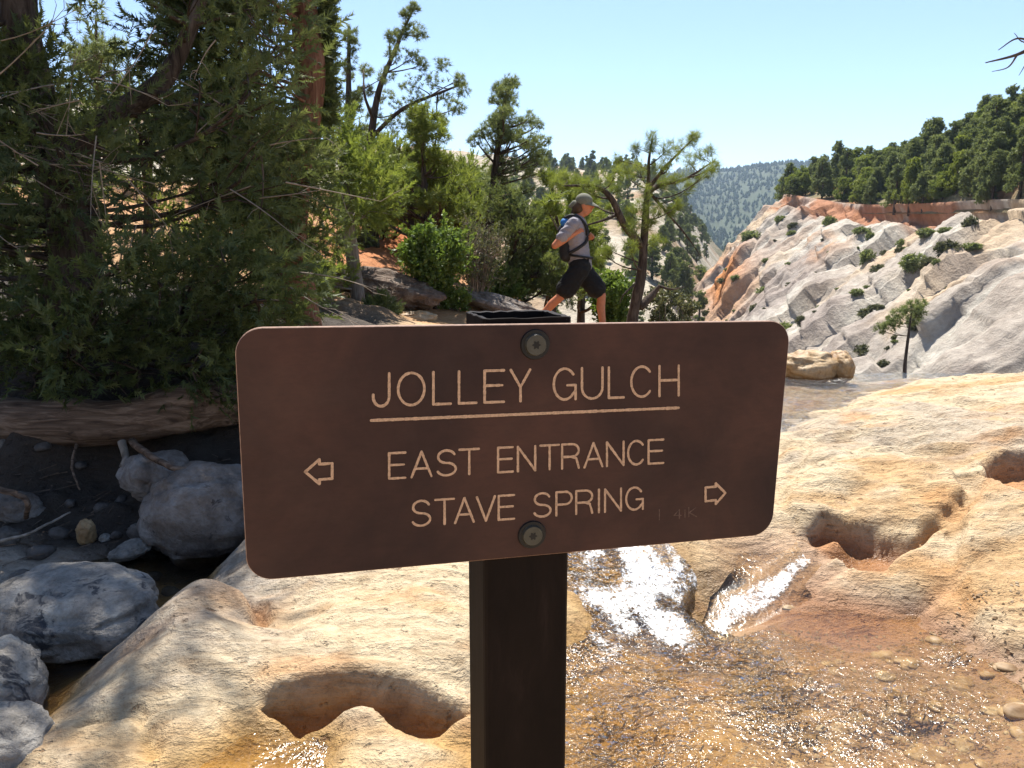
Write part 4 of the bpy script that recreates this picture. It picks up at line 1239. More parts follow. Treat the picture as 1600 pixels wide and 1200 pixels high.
# ------------------------------------------------------------------ haze
hb = bpy.data.meshes.new('haze')
x0, x1, y0, y1, z0, z1 = -6700, 6700, -6700, 6700, -140, 290
hb.from_pydata([(x, y, z) for x in (x0, x1) for y in (y0, y1) for z in (z0, z1)], [], [(0, 1, 3, 2), (4, 6, 7, 5), (0, 4, 5, 1), (2, 3, 7, 6), (0, 2, 6, 4), (1, 5, 7, 3)])
t = NT('haze')
pv = t.n('ShaderNodeVolumePrincipled')
pv.inputs['Color'].default_value = (.62, .78, 1.0, 1)
pv.inputs['Density'].default_value = .00015
pv.inputs['Anisotropy'].default_value = .2
t.l(pv.outputs[0], t.out.inputs['Volume'])
hb.materials.append(t.m)
o = bpy.data.objects.new('haze', hb)
C.objects.link(o)
tag(o, kind='stuff')
# ------------------------------------------------------------------ rocks, log, roots, stones
def rock_mesh(name, dims, seed, mat, rough=.25, sub=40, flat_=0.0):
    n, m = sub, sub
    th = np.linspace(0, math.pi, n)
    ph = np.linspace(0, 2 * math.pi, m + 1)[:-1]
    TH, PH = np.meshgrid(th, ph, indexing='ij')
    d = np.stack([np.sin(TH) * np.cos(PH), np.sin(TH) * np.sin(PH), np.cos(TH)], 2).reshape(-1, 3)
    pw = np.sign(d) * np.abs(d) ** .82
    pw = pw / np.maximum(np.linalg.norm(pw, axis=1, keepdims=True), 1e-6) * (.92 + .12 * np.max(np.abs(d), axis=1, keepdims=True))
    rr = 1 + rough * fbm(d * 1.3 + seed * 3.1, 4, seed) + rough * .35 * fbm(d * 4 + seed, 3, seed + 9, ridged=True)
    v = pw * rr[:, None] * np.asarray(dims)
    i, j = np.meshgrid(np.arange(n - 1), np.arange(m), indexing='ij')
    i, j = i.ravel(), j.ravel()
    k = (j + 1) % m
    mb = MB()
    mb.add(v, np.stack([i * m + j, (i + 1) * m + j, (i + 1) * m + k, i * m + k], 1))
    return mb.mesh(name, mat)
def rock(name, label, loc, dims, seed, mat, rot=(0, 0, 0), cat='rock', group=None, rough=.25, sub=44):
    o = bpy.data.objects.new(name, rock_mesh(name, dims, seed, M[mat], rough, sub))
    C.objects.link(o)
    o.location = tuple(loc)
    o.rotation_euler = rot
    return tag(o, label, cat, group)
rock('boulder', 'large pale grey boulder beside the dark channel at the left', P(105, 960, .06), (.33, .22, .14), 5, 'grey_rock', (.1, -.05, -.25))
rock('boulder', 'grey rounded rock cut by the left edge near the bottom', P(-5, 1080, .03), (.13, .16, .14), 8, 'grey_rock', (0, .1, .4))
rock('boulder', 'low grey rock in the bottom left corner', P(0, 1175, .06), (.12, .12, .09), 11, 'grey_rock', (0, 0, .2))
rock('bank_boulder', 'broad grey-brown bank boulder right against the left edge of the sign', P(325, 800, .16), (.27, .2, .2), 14, 'bank_rock', (0, 0, .3))
rock('bank_boulder', 'brown rounded boulder under the right end of the log', P(250, 745, .25), (.16, .14, .11), 15, 'bank_rock', (0, .2, .1))
rock('flat_stone', 'small smooth pale stone lying behind the large grey boulder', P(203, 860, .04), (.085, .05, .038), 17, 'grey_rock', (0, -.3, .25))
rock('flat_stone', 'upright brown wedge stone on the dark bank', P(135, 832, .08), (.04, .04, .06), 18, 'tan_rock', (.2, .2, 0))
rock('flat_stone', 'little pale stone next to the brown wedge stone', P(165, 842, .04), (.025, .025, .025), 19, 'grey_rock')
rock('flat_stone', 'dark stone half buried in the bank at the left edge', P(25, 800, .12), (.12, .1, .08), 20, 'bank_rock')
rock('bank_boulder', 'low wet rock with white crust below the bank boulder', P(320, 850, .03), (.2, .1, .07), 21, 'bank_rock', (0, .1, 0))
rock('pool_boulder', 'tan boulder sitting in the far pool, left block', P(1262, 575, .26), (.27, .2, .15), 23, 'tan_rock', (0, 0, .2))
rock('pool_boulder', 'dark rounded end block of the boulder in the far pool', P(1312, 574, .26), (.1, .16, .14), 24, 'tan_rock', (0, 0, .1))
# weathered ledge under the red path
c = D(592, 458, 8.95)
led = rock_mesh('weathered_ledge', (.66, .3, .2), 27, M['ledge'], .35, 64)
o = bpy.data.objects.new('weathered_ledge', led)
C.objects.link(o)
o.location = (c[0], c[1] + .1, c[2] + .02)
o.rotation_euler = (0, .17, -.12)
tag(o, 'dark weathered stone ledge with pale top below the red dirt path', 'rock')
for i, (px, py, d, dm, lab) in enumerate([(780, 478, 9.9, (.55, .35, .14), 'pale slanting slab left of the hiker\'s back foot'), (650, 497, 8.6, (.22, .12, .08), 'pale stone at the right foot of the weathered ledge'), (505, 486, 8.6, (.3, .2, .09), 'sandy stone left of the weathered ledge')]):
    c = D(px, py, d)
    rock('slab_rock', lab, (c[0], c[1], c[2]), dm, 33 + i, 'bank_rock' if i == 0 else 'tan_rock', (0, .3 if i == 0 else 0, .2))
# fallen log along the bank
root = thing('fallen_log', 'long weathered fallen log lying along the dark bank under the juniper', 'log', tuple(P(180, 700, .4)))
pts = [D(-140, 668, 3.75), D(0, 662, 3.75), D(100, 664, 3.72), D(200, 660, 3.7), D(290, 640, 3.72), D(370, 632, 3.8), D(470, 620, 3.95)]
cp = catmull(pts, 70)
mb = MB()
rr = np.interp(np.linspace(0, 1, 70), [0, .3, .55, .7, 1], [.12, .125, .12, .125, .1]) * (1 + .12 * fbm(cp * 6, 3, 51))
mb.tube(cp, rr, 22)
for v_ in mb.v:
    n_ = fbm(v_ * np.array([3, 14, 14]), 4, 53, ridged=True)
    v_ += np.stack([0 * n_, 0.018 * n_, 0.018 * n_], 1)
put(mb.build('trunk', M['log']), root)
for ps, rd in (([D(190, 690, 3.6), D(196, 715, 3.55), D(190, 730, 3.52)], [.02, .016, .012]), ([D(0, 690, 3.65), D(10, 730, 3.6), D(-10, 770, 3.55)], [.03, .02, .01])):
    mb = MB()
    mb.tube(catmull(ps, 10), np.interp(np.linspace(0, 1, 10), [0, .5, 1], rd), 8)
    put(mb.build('broken_limb', M['bark_grey']), root)
def root_obj(label, ps, r0, r1, mat='log'):
    mb = MB()
    cpp = catmull(ps, 24)
    mb.tube(cpp + .006 * np.stack([fbm(cpp * 20, 2, 3), fbm(cpp * 20, 2, 4), fbm(cpp * 20, 2, 5)], 1), np.linspace(r0, r1, 24), 7)
    tag(mb.build('tree_root', M[mat]), label, 'root')
root_obj('crooked brown root hanging from the log over the bank boulder', [D(205, 690, 3.5), D(240, 715, 3.35), D(275, 732, 3.25), D(305, 735, 3.2), D(315, 748, 3.18), D(325, 752, 3.18)], .018, .006)
root_obj('thin pale root trailing over the stones below the bank', [P(235, 800, .2), P(255, 830, .14), P(280, 845, .11), P(325, 838, .1)], .006, .003, 'bark_grey')
root_obj('dark arched root in the shaded bank at the left', [P(0, 765, .3), P(40, 780, .28), P(42, 810, .18)], .014, .01)
for i, (px, py, s_) in enumerate([(40, 745, .05), (75, 770, .035), (110, 790, .03), (90, 815, .045), (160, 790, .04), (190, 780, .03), (215, 810, .05), (60, 835, .05), (10, 830, .06), (235, 835, .03), (180, 815, .025), (130, 765, .03), (260, 850, .035), (30, 860, .04)]):
    p = P(px, py, .12)
    rock('bank_stone', 'small dark stone in the shaded debris under the log', (p[0], p[1], gz(p[0], p[1]) + s_ * .2), (s_, s_ * .8, s_ * .6), 60 + i, 'dark_stone', (0, 0, i), 'stone', 'dark stones under the log', .4, 14)
root_obj('long dead stick slanting across the dark debris at the far left', [P(-20, 850, .14), P(40, 835, .17), P(110, 800, .2)], .008, .004, 'bark_grey')
root_obj('thin curved root dangling below the middle of the log', [D(120, 695, 3.6), D(112, 730, 3.5), D(125, 765, 3.42)], .008, .004)
# forest litter on the bank
r = np.random.default_rng(201)
mb = MB()
n = 2600
x = r.uniform(-4.2, -1.05, n)
y = r.uniform(3.0, 6.5, n)
z = ground(x, y) + .006
for i in range(n):
    a = r.uniform(0, 6.28)
    L = r.uniform(.02, .14) * (1 if r.random() < .9 else 2)
    p0 = np.array([x[i], y[i], z[i]])
    p1 = p0 + np.array([math.cos(a) * L, math.sin(a) * L, r.uniform(-.005, .03)])
    wv = np.array([-math.sin(a), math.cos(a), 0]) * r.uniform(.002, .006)
    mb.add([p0 - wv, p0 + wv, p1 + wv * .5 + [0, 0, .004], p1 - wv * .5], [[0, 1, 2, 3]], 0, r.random())
tag(mb.build('leaf_litter', M['litter'], smooth=False), 'dry twigs and needles littering the shaded bank', 'litter', kind='stuff')
# stones in the shallow stream
PM = [rock_mesh('stone', (1, .75, .4), 300 + i, M['pebble'], .4, 12) for i in range(6)]
r = np.random.default_rng(202)
k = 0
while k < 120:
    px, py = r.uniform(1180, 1640), r.uniform(1000, 1230)
    if r.random() > sstep(1100, 1450, px + (py - 1050) * .8) or (px > 1470 and py < 1050):
        continue
    p = P(px, py, .03)
    zz = gz(p[0], p[1])
    s = r.uniform(.008, .034) * (1.0 if r.random() < .85 else 1.5)
    o = bpy.data.objects.new('stone', PM[k % 6])
    C.objects.link(o)
    o.location = (p[0], p[1], zz - s * .12)
    o.scale = (s, s, s)
    o.rotation_euler = (r.normal(0, .06), r.normal(0, .06), r.uniform(0, 6.28))
    tag(o, 'small flat ochre stone lying in the shallow stream at lower right', 'stone', 'stones in the shallow stream bed')
    k += 1
for i, (px, py, s, lab) in enumerate([(1232, 946, .02, 'single reddish pebble at the rim of the brown pool'), (1595, 1105, .045, 'flat pinkish stone at the right edge by the gravel shore'), (1545, 1045, .022, 'buff pebble on the pink gravel shore')]):
    p = P(px, py, .06)
    o = bpy.data.objects.new('stone', PM[i])
    C.objects.link(o)
    o.location = (p[0], p[1], gz(p[0], p[1]) + s * .05)
    o.scale = (s, s, s)
    tag(o, lab, 'stone')
mb = MB()
n = 2600
px, py = r.uniform(1150, 1700, n), r.uniform(985, 1240, n)
pts = np.array([P(a, b, .03) for a, b in zip(px, py)])
gzv = ground(pts[:, 0], pts[:, 1])
s = r.uniform(.002, .008, n)
oct_ = np.array([[1, 0, 0], [0, 1, 0], [-1, 0, 0], [0, -1, 0], [0, 0, .6], [0, 0, -.4]])
of = np.array([[0, 1, 4], [1, 2, 4], [2, 3, 4], [3, 0, 4], [1, 0, 5], [2, 1, 5], [3, 2, 5], [0, 3, 5]])
v = np.stack([pts[:, 0], pts[:, 1], gzv], 1)[:, None] + oct_[None] * s[:, None, None] * r.uniform(.6, 1.4, (n, 6, 1))
mb.add(v.reshape(-1, 3), (of[None] + (np.arange(n) * 6)[:, None, None]).reshape(-1, 3))
tag(mb.build('stream_gravel', M['pebble'], smooth=False), 'fine gravel scattered over the stream bed', 'gravel', kind='stuff')

# ------------------------------------------------------------------ the trail sign
def cam2w(c):
    return np.array([c[0], -c[1] * ST + c[2] * CT, CAM_Z - c[1] * CT - c[2] * ST])
SW = .46
SA = np.array([.96858598, -.03161223, .24666145])
SB = np.array([.01516286, -.98028652, -.19699853])
SB = SB - SA * (SA @ SB)
SB /= np.linalg.norm(SB)
SO = np.array([-.44666993, .3337065, 1.29594757]) * SW
ex = cam2w(SA) - np.array([0, 0, CAM_Z])
ey = cam2w(SB) - np.array([0, 0, CAM_Z])
ez = np.cross(ex, ey)                    # towards the reader
org = cam2w(SO)
SH = SW / 2.3223
def onsign(px, py):
    d = ray(px, py)
    o = np.array([0, 0, CAM_Z])
    tt_ = ((org - o) @ ez) / (d @ ez)
    q_ = o + d * tt_ - org
    return np.array([q_ @ ex, q_ @ ey])
t = NT('sign_brown')
pos = t.obj()
n1 = t.noise(9, 5, .6, pos, .5)
n2 = t.noise(220, 3, .6, pos)
n3 = t.noise(45, 6, .75, t.mapping(pos, (1, 6, 6)), .3)
cc = t.ramp(n1, [(.3, (.033, .017, .015)), (.5, (.054, .026, .02)), (.72, (.084, .038, .027))])
cc = t.mix(.5, cc, t.ramp(n3, [(.3, (.72, .72, .72)), (.6, (1.08, 1.08, 1.08))]), 'MULTIPLY')
cc = t.mix(t.ramp(t.noise(70, 2, .5, pos), [(.76, (0, 0, 0)), (.8, (.6, .6, .6))]), cc, (.05, .03, .026))
dust = t.ramp(t.noise(7, 6, .7, pos, .2), [(.5, (0, 0, 0)), (.8, (.22, .22, .22))])
cc = t.mix(dust, cc, (.12, .075, .055))
M['panel'] = t.principled(cc, t.math('MULTIPLY_ADD', n3, .25, .5), t.bump(n2, .15, .0008), .2)
M['routed'] = plain_mat('routed_letters', (.52, .33, .21), .75, .3, 600)
M['scratch'] = plain_mat('scratched_marks', (.11, .065, .05), .7, .4, 400)
M['panel_edge'] = plain_mat('sign_edge', (.28, .17, .12), .6, .3, 200)
t = NT('post_metal')
pos = t.obj()
n1 = t.noise(30, 6, .7, t.mapping(pos, (1, 1, .25)), .5)
n2 = t.noise(14, 5, .7, pos, .8)
cc = t.ramp(n1, [(.3, (.006, .0038, .003)), (.6, (.013, .0078, .006)), (.8, (.026, .016, .013))])
cc = t.mix(t.ramp(n2, [(.64, (0, 0, 0)), (.72, (.4, .4, .4))]), cc, (.04, .035, .033))
M['post'] = t.principled(cc, .65, t.bump(n1, .25, .002), .1)
M['bolt'] = plain_mat('bolt_steel', (.045, .042, .032), .4, .3, 90, .1, .5)
M['washer'] = plain_mat('black_washer', (.012, .011, .011), .5, .3, 60)
# base of the post on the ground below
wc = onsign(824, 700)
ctr = org + ex * wc[0] + ey * wc[1] - ez * .006
yaw = math.atan2(ex[1], ex[0])
px_, py_ = np.array([math.cos(yaw), math.sin(yaw), 0]), np.array([-math.sin(yaw), math.cos(yaw), 0])
def onplane(px, py, q0, nrm):
    d = ray(px, py)
    o = np.array([0, 0, CAM_Z])
    return o + d * (((q0 - o) @ nrm) / (d @ nrm))
fl, fr_ = onplane(757, 950, ctr, py_), onplane(889, 950, ctr, py_)
pw_ = np.linalg.norm((fr_ - fl)[:2])
pd_ = .074
topz = onplane(830, 496, ctr, py_)[2]
gb = gz(fl[0], fl[1])
base = np.array([(fl[0] + fr_[0]) / 2, (fl[1] + fr_[1]) / 2, gb]) + py_ * pd_ / 2
sign = thing('trail_sign', 'brown routed trail sign reading Jolley Gulch bolted to a dark square post', 'sign', tuple(base))
def poly_tube_post():
    mb = MB()
    w, d, wall, rc = pw_ / 2, pd_ / 2, .005, .006
    def loop(w, d, rc):
        out = []
        for cx, cy, a0 in ((w - rc, d - rc, 0), (-(w - rc), d - rc, 90), (-(w - rc), -(d - rc), 180), (w - rc, -(d - rc), 270)):
            for k_ in range(4):
                a = math.radians(a0 + k_ * 30)
                out.append((cx + rc * math.cos(a), cy + rc * math.sin(a)))
            # points along the next side keep the battered rim uneven
        res = []
        for i_ in range(len(out)):
            a, b = np.array(out[i_]), np.array(out[(i_ + 1) % len(out)])
            L = np.linalg.norm(b - a)
            m_ = max(1, int(L / .006))
            for s_ in range(m_):
                res.append(a + (b - a) * s_ / m_)
        return np.array(res)
    lo = loop(w, d, rc)
    n = len(lo)
    li = lo * (1 - wall / np.maximum(np.abs(lo).max(1, keepdims=True), 1e-6))
    li = np.clip(lo, [-w + wall, -d + wall], [w - wall, d - wall])
    jag = .0009 * fbm(np.column_stack([lo * 160, np.zeros(n)]), 3, 5)
    rings = []
    B = base
    def ring(l_, z, j=0):
        return np.column_stack([B[0] + l_[:, 0] * px_[0] + l_[:, 1] * py_[0], B[1] + l_[:, 0] * px_[1] + l_[:, 1] * py_[1], z + j * jag])
    rings = [ring(lo, gb - .3), ring(lo, topz - .004), ring(lo, topz - .0005, 1), ring(lo * .985, topz, 1), ring(li, topz - .0006, 1), ring(li, topz - .004), ring(li, topz - .25)]
    v = np.vstack(rings)
    j = np.arange(n)
    k_ = (j + 1) % n
    fs = [np.stack([i * n + j, i * n + k_, (i + 1) * n + k_, (i + 1) * n + j], 1) for i in range(len(rings) - 1)]
    mb.add(v, np.vstack(fs))
    return mb
post = put(poly_tube_post().build('post', M['post'], smooth=False), sign)
def S3(u, v, h=0.0):
    return org + ex * u + ey * v + ez * h
# panel: rounded plate with a thin bevel
mb = MB()
TH_, RC = .0045, .02
def rrect(inset):
    out = []
    for cx, cy, a0 in ((SW - RC, SH - RC, 0), (RC, SH - RC, 90), (RC, RC, 180), (SW - RC, RC, 270)):
        for k_ in range(11):
            a = math.radians(a0 + k_ * 9)
            out.append((cx + (RC - inset) * math.cos(a), cy + (RC - inset) * math.sin(a)))
    return out
lp = [(rrect(.0006), 0.0), (rrect(0), -.0006), (rrect(0), -TH_), ]
n = 44
v = np.array([S3(a, b, h) for l_, h in lp for a, b in l_])
j = np.arange(n)
k_ = (j + 1) % n
mb.add(v, np.vstack([np.stack([i * n + j, (i + 1) * n + j, (i + 1) * n + k_, i * n + k_], 1) for i in range(2)]), 1)
mb.f.append(np.arange(n)[None])
mb.m.append(np.zeros(1))
mb.f.append((np.arange(n)[::-1] + 2 * n)[None])
mb.m.append(np.zeros(1))
panel = put(mb.build('panel', [M['panel'], M['panel_edge']], smooth=False), sign)
# routed strokes
def arc(cx, cy, rx, ry, a0, a1, n=16):
    a = np.radians(np.linspace(a0, a1, n))
    return [(cx + rx * math.cos(q_), cy + ry * math.sin(q_)) for q_ in a]
G = {
    'J': [[(1, 1), (1, .3)] + arc(.5, .3, .5, .3, 0, -180, 14)[1:] + [(0, .36)]],
    'O': [arc(.5, .5, .5, .5, 90, 450, 30)], 'L': [[(0, 1), (0, 0), (1, 0)]], 'E': [[(1, 1), (0, 1), (0, 0), (1, 0)], [(0, .53), (.92, .53)]],
    'Y': [[(0, 1), (.5, .45), (1, 1)], [(.5, .45), (.5, 0)]], 'G': [arc(.5, .5, .5, .5, 38, 322, 26), [(.62, .46), (1, .46), (1, 0)], [(1, .3), (.9, .19)]],
    'U': [[(0, 1), (0, .36)] + arc(.5, .36, .5, .36, 180, 360, 16)[1:] + [(1, 1)]], 'C': [arc(.5, .5, .5, .5, 40, 320, 26)], 'H': [[(0, 1), (0, 0)], [(1, 1), (1, 0)], [(0, .52), (1, .52)]],
    'A': [[(0, 0), (.5, 1), (1, 0)], [(.17, .33), (.83, .33)]], 'S': [arc(.5, .75, .45, .25, 20, 270, 16) + arc(.5, .25, .5, .25, 90, -160, 16)[1:]],
    'T': [[(0, 1), (1, 1)], [(.5, 1), (.5, 0)]], 'N': [[(0, 0), (0, 1), (1, 0), (1, 1)]], 'R': [[(0, 0), (0, 1), (.6, 1)] + arc(.6, .74, .4, .26, 90, -90, 12)[1:] + [(0, .48)], [(.55, .48), (.85, .4), (.93, .2), (1, 0)]],
    'P': [[(0, 0), (0, 1), (.6, 1)] + arc(.6, .73, .4, .27, 90, -90, 12)[1:] + [(0, .46)]], 'V': [[(0, 1), (.5, 0), (1, 1)]], 'I': [[(.5, 1), (.5, 0)]],
    '4': [[(.75, 0), (.75, 1), (0, .35), (1, .35)]], 'K': [[(0, 1), (0, 0)], [(.9, 1), (.05, .45), (1, 0)]],
}
rl = np.random.default_rng(9)
def stroke_obj(name, strokes, half, mat, h=.0005):
    """strokes: polylines in sign coordinates, cut as flat-bottomed lines with round ends"""
    mb = MB()
    for q_, s_ in enumerate(strokes):
        s_ = np.array(s_)
        # resample so the hand-held router's wobble shows
        out = [s_[0]]
        for a, b in zip(s_[:-1], s_[1:]):
            m_ = max(1, int(np.linalg.norm(b - a) / .0022))
            out += [a + (b - a) * (i + 1) / m_ for i in range(m_)]
        s_ = np.array(out)
        for i in range(len(s_) - 1):
            a, b = s_[i], s_[i + 1]
            d = (b - a) / (np.linalg.norm(b - a) + 1e-9)
            nn = np.array([-d[1], d[0]])
            hw_ = half * (1 + rl.normal(0, .07))
            hh = h + q_ * .00004 + (i % 2) * .00002
            ring = []
            for k_ in range(6):
                an = math.pi / 2 + math.pi * k_ / 5
                ring.append(a + d * hw_ * math.cos(an) + nn * hw_ * math.sin(an))
            for k_ in range(6):
                an = -math.pi / 2 + math.pi * k_ / 5
                ring.append(b + d * hw_ * math.cos(an) + nn * hw_ * math.sin(an))
            lo_ = np.array([S3(p[0], p[1], hh) for p in ring])
            mb.add(lo_, np.arange(12)[None])
    return put_child(mb.build(name, mat, smooth=False), panel)
def put_child(o, parent):
    o.parent = parent
    o.matrix_parent_inverse = Matrix.Translation(-Vector(sign.location))
    o.matrix_parent_inverse = Matrix.Identity(4)
    return o
LINES = [
    ([('J', 583, 608), ('O', 622, 663), ('L', 677, 704), ('L', 717, 744), ('E', 757, 787), ('Y', 798, 828), ('G', 865, 899), ('U', 909, 941), ('L', 951, 974), ('C', 986, 1019), ('H', 1030, 1060)], (582, 584, 635), (1060, 571, 617.5), .00106),
    ([('E', 608, 633), ('A', 643, 674), ('S', 683, 712), ('T', 718, 748), ('E', 778, 801), ('N', 809, 836), ('T', 844, 873), ('R', 878, 904), ('A', 913, 941), ('N', 948, 974), ('C', 981, 1007), ('E', 1013, 1036)], (608, 708, 747.5), (1036, 686.5, 723), .00098),
    ([('S', 644, 672), ('T', 680, 709), ('A', 711, 740), ('V', 745, 773), ('E', 779, 803), ('S', 834, 860), ('P', 869, 893), ('R', 900, 925), ('I', 930, 941), ('N', 945, 970), ('G', 978, 1004)], (644, 783, 822), (1004, 760.5, 795), .00098),
]
for letters, (xa, ta, ba), (xb, tb_, bb), half in LINES:
    for ch, x0, x1 in letters:
        st = []
        for s_ in G[ch]:
            pts = []
            for u, v in s_:
                x = x0 + (x1 - x0) * u
                f = (x - xa) / (xb - xa)
                tp_, bp_ = ta + (tb_ - ta) * f, ba + (bb - ba) * f
                pts.append(onsign(x, bp_ + (tp_ - bp_) * v))
            st.append(pts)
        stroke_obj('letter', st, half, M['routed'])
stroke_obj('underline', [[onsign(580, 656.7), onsign(1060, 637)]], .0012, M['routed'])
stroke_obj('arrow', [[onsign(*p) for p in ((477, 737), (499, 717.5), (499, 725), (519, 723.5), (519, 747.5), (499, 749), (499, 755.5), (477, 737))]], .0011, M['routed'])['label'] = 'arrow pointing left'
stroke_obj('arrow', [[onsign(*p) for p in ((1133, 770), (1118, 755), (1118, 760), (1102, 761.5), (1102, 783), (1118, 781), (1118, 787), (1133, 770))]], .0011, M['routed'])['label'] = 'arrow pointing right'
for ch, x0, x1, y0, y1 in (('I', 1026, 1034, 796, 812), ('4', 1053, 1064, 796, 810), ('I', 1066, 1074, 796, 808), ('K', 1076, 1088, 793, 807)):
    stroke_obj('scratch_mark', [[onsign(x0 + (x1 - x0) * u, y1 + (y0 - y1) * v) for u, v in s_] for s_ in G[ch]], .0005, M['scratch'], .0003)
# bolts
for (bxp, byp), lab in (((836, 538), 'upper bolt'), ((831, 835), 'lower bolt')):
    cu = onsign(bxp, byp)
    def disc(rad, h0, h1, rad1=None, seg=36):
        mb = MB()
        rad1 = rad1 or rad
        ths = np.arange(seg) * 2 * math.pi / seg
        v = [S3(cu[0] + rad * math.cos(a), cu[1] + rad * math.sin(a), h0) for a in ths] + [S3(cu[0] + rad1 * math.cos(a), cu[1] + rad1 * math.sin(a), h1) for a in ths]
        j = np.arange(seg)
        k_ = (j + 1) % seg
        mb.add(v, np.stack([j, k_, seg + k_, seg + j], 1))
        mb.f.append((np.arange(seg) + seg)[None])
        mb.m.append(np.zeros(1))
        return mb
    wsh = disc(.0124, 0, .0018, .0118).build('bolt', M['washer'], smooth=False)
    put(wsh, sign)
    for nm, (ra, h0, h1, rb_), mt in (('bolt_head', (.0092, .0018, .0042, .0082), 'bolt'),):
        o = disc(ra, h0, h1, rb_).build(nm, M[mt], smooth=False)
        o.parent = wsh
    star = MB()
    sp_ = []
    for i in range(24):
        a = 2 * math.pi * i / 24
        rr_ = .0030 + .0008 * math.cos(6 * a)
        sp_.append(S3(cu[0] + rr_ * math.cos(a), cu[1] + rr_ * math.sin(a), .00435))
    star.add(sp_, np.arange(24)[None])
    o = star.build('star_socket', M['washer'], smooth=False)
    o.parent = wsh

# ------------------------------------------------------------------ the hiker
def capsule(mb, a, b, ra, rb, seg=14, sy=1.0):
    a, b = np.array(a, float), np.array(b, float)
    d = b - a
    L = np.linalg.norm(d)
    d = d / (L + 1e-9)
    prof = []
    for k_ in range(6):
        an = math.pi / 2 * (1 - k_ / 5)
        prof.append((-math.sin(an) * ra, math.cos(an) * ra))
    for k_ in range(6):
        an = math.pi / 2 * (k_ / 5)
        prof.append((L + math.sin(an) * rb, max(math.cos(an) * rb, 1e-4)))
    ref = np.array([0, 1, 0]) if abs(d[1]) < .8 else np.array([1, 0, 0])
    u = unit(np.cross(d, ref))
    w = np.cross(d, u)
    th = np.arange(seg) * 2 * math.pi / seg
    v = np.array([a + d * p + r_ * (math.cos(q_) * u + math.sin(q_) * w * sy) for p, r_ in prof for q_ in th])
    n = len(prof)
    i, j = np.meshgrid(np.arange(n - 1), np.arange(seg), indexing='ij')
    i, j = i.ravel(), j.ravel()
    k_ = (j + 1) % seg
    mb.add(v, np.stack([i * seg + j, (i + 1) * seg + j, (i + 1) * seg + k_, i * seg + k_], 1))
def ellip(mb, c, rad, rot=0.0, seg=20):
    th = np.linspace(0, math.pi, seg)
    ph = np.arange(seg) * 2 * math.pi / seg
    T1, P1_ = np.meshgrid(th, ph, indexing='ij')
    v = np.stack([np.sin(T1) * np.cos(P1_) * rad[0], np.sin(T1) * np.sin(P1_) * rad[1], np.cos(T1) * rad[2]], 2).reshape(-1, 3)
    cr, sr = math.cos(rot), math.sin(rot)           # tilt about the sideways axis
    v = np.stack([v[:, 0] * cr + v[:, 2] * sr, v[:, 1], -v[:, 0] * sr + v[:, 2] * cr], 1) + np.array(c)
    i, j = np.meshgrid(np.arange(seg - 1), np.arange(seg), indexing='ij')
    i, j = i.ravel(), j.ravel()
    k_ = (j + 1) % seg
    mb.add(v, np.stack([i * seg + j, (i + 1) * seg + j, (i + 1) * seg + k_, i * seg + k_], 1))
def remeshed(mb, name, mat, parent, voxel=.007, smooth=6, fold=0):
    o = mb.build(name, mat)
    m1 = o.modifiers.new('remesh', 'REMESH')
    m1.mode = 'VOXEL'
    m1.voxel_size = voxel
    m2 = o.modifiers.new('smooth', 'SMOOTH')
    m2.iterations = smooth
    m2.factor = .5
    dg = bpy.context.evaluated_depsgraph_get()
    me = bpy.data.meshes.new_from_object(o.evaluated_get(dg))
    o.modifiers.clear()
    o.data = me
    me.materials.clear()
    me.materials.append(mat)
    if fold:
        co = np.empty(len(me.vertices) * 3)
        me.vertices.foreach_get('co', co)
        co = co.reshape(-1, 3)
        nr = np.empty(len(me.vertices) * 3)
        me.vertices.foreach_get('normal', nr)
        f_ = fbm(co * np.array([9, 9, 22]) + co[:, [2, 0, 1]] * 12, 3, 5, ridged=True)
        me.vertices.foreach_set('co', (co + nr.reshape(-1, 3) * (f_ * fold)[:, None]).ravel())
    me.polygons.foreach_set('use_smooth', np.ones(len(me.polygons), bool))
    o.parent = parent
    return o
M['skin'] = plain_mat('skin', (.46, .17, .085), .55, .12, 30)
M['shirt'] = plain_mat('grey_shirt', (.24, .22, .24), .9, .12, 60, .2)
M['shorts'] = plain_mat('black_shorts', (.008, .0075, .008), .85, .3, 60, .2)
M['cap'] = plain_mat('olive_cap', (.16, .155, .115), .9, .15, 60, .2)
M['hair'] = plain_mat('brown_hair', (.07, .04, .022), .7, .35, 120, .5)
M['pack'] = plain_mat('black_pack', (.016, .016, .018), .7, .3, 60, .2)
M['blue'] = plain_mat('blue_fabric', (.03, .16, .42), .6, .2, 60, .2)
M['shoe'] = plain_mat('shoe', (.05, .042, .036), .8, .3, 60, .2)
M['eye'] = plain_mat('eye', (.02, .015, .012), .3, .1, 60)
fx = D(905, 520, 9.65)
hx = fx[0] + .3
person = thing('person', 'hiker in grey t-shirt, black shorts and olive cap striding to the right', 'person', (fx[0], 9.65, gz(hx, 9.65) - .005))
person.rotation_euler = (0, 0, math.radians(-7))
KB, AB_ = np.array((-.225, .085, .5)), np.array((-.5, .085, .21))
KF, AF_ = np.array((.27, -.085, .5)), np.array((.3, -.085, .085))
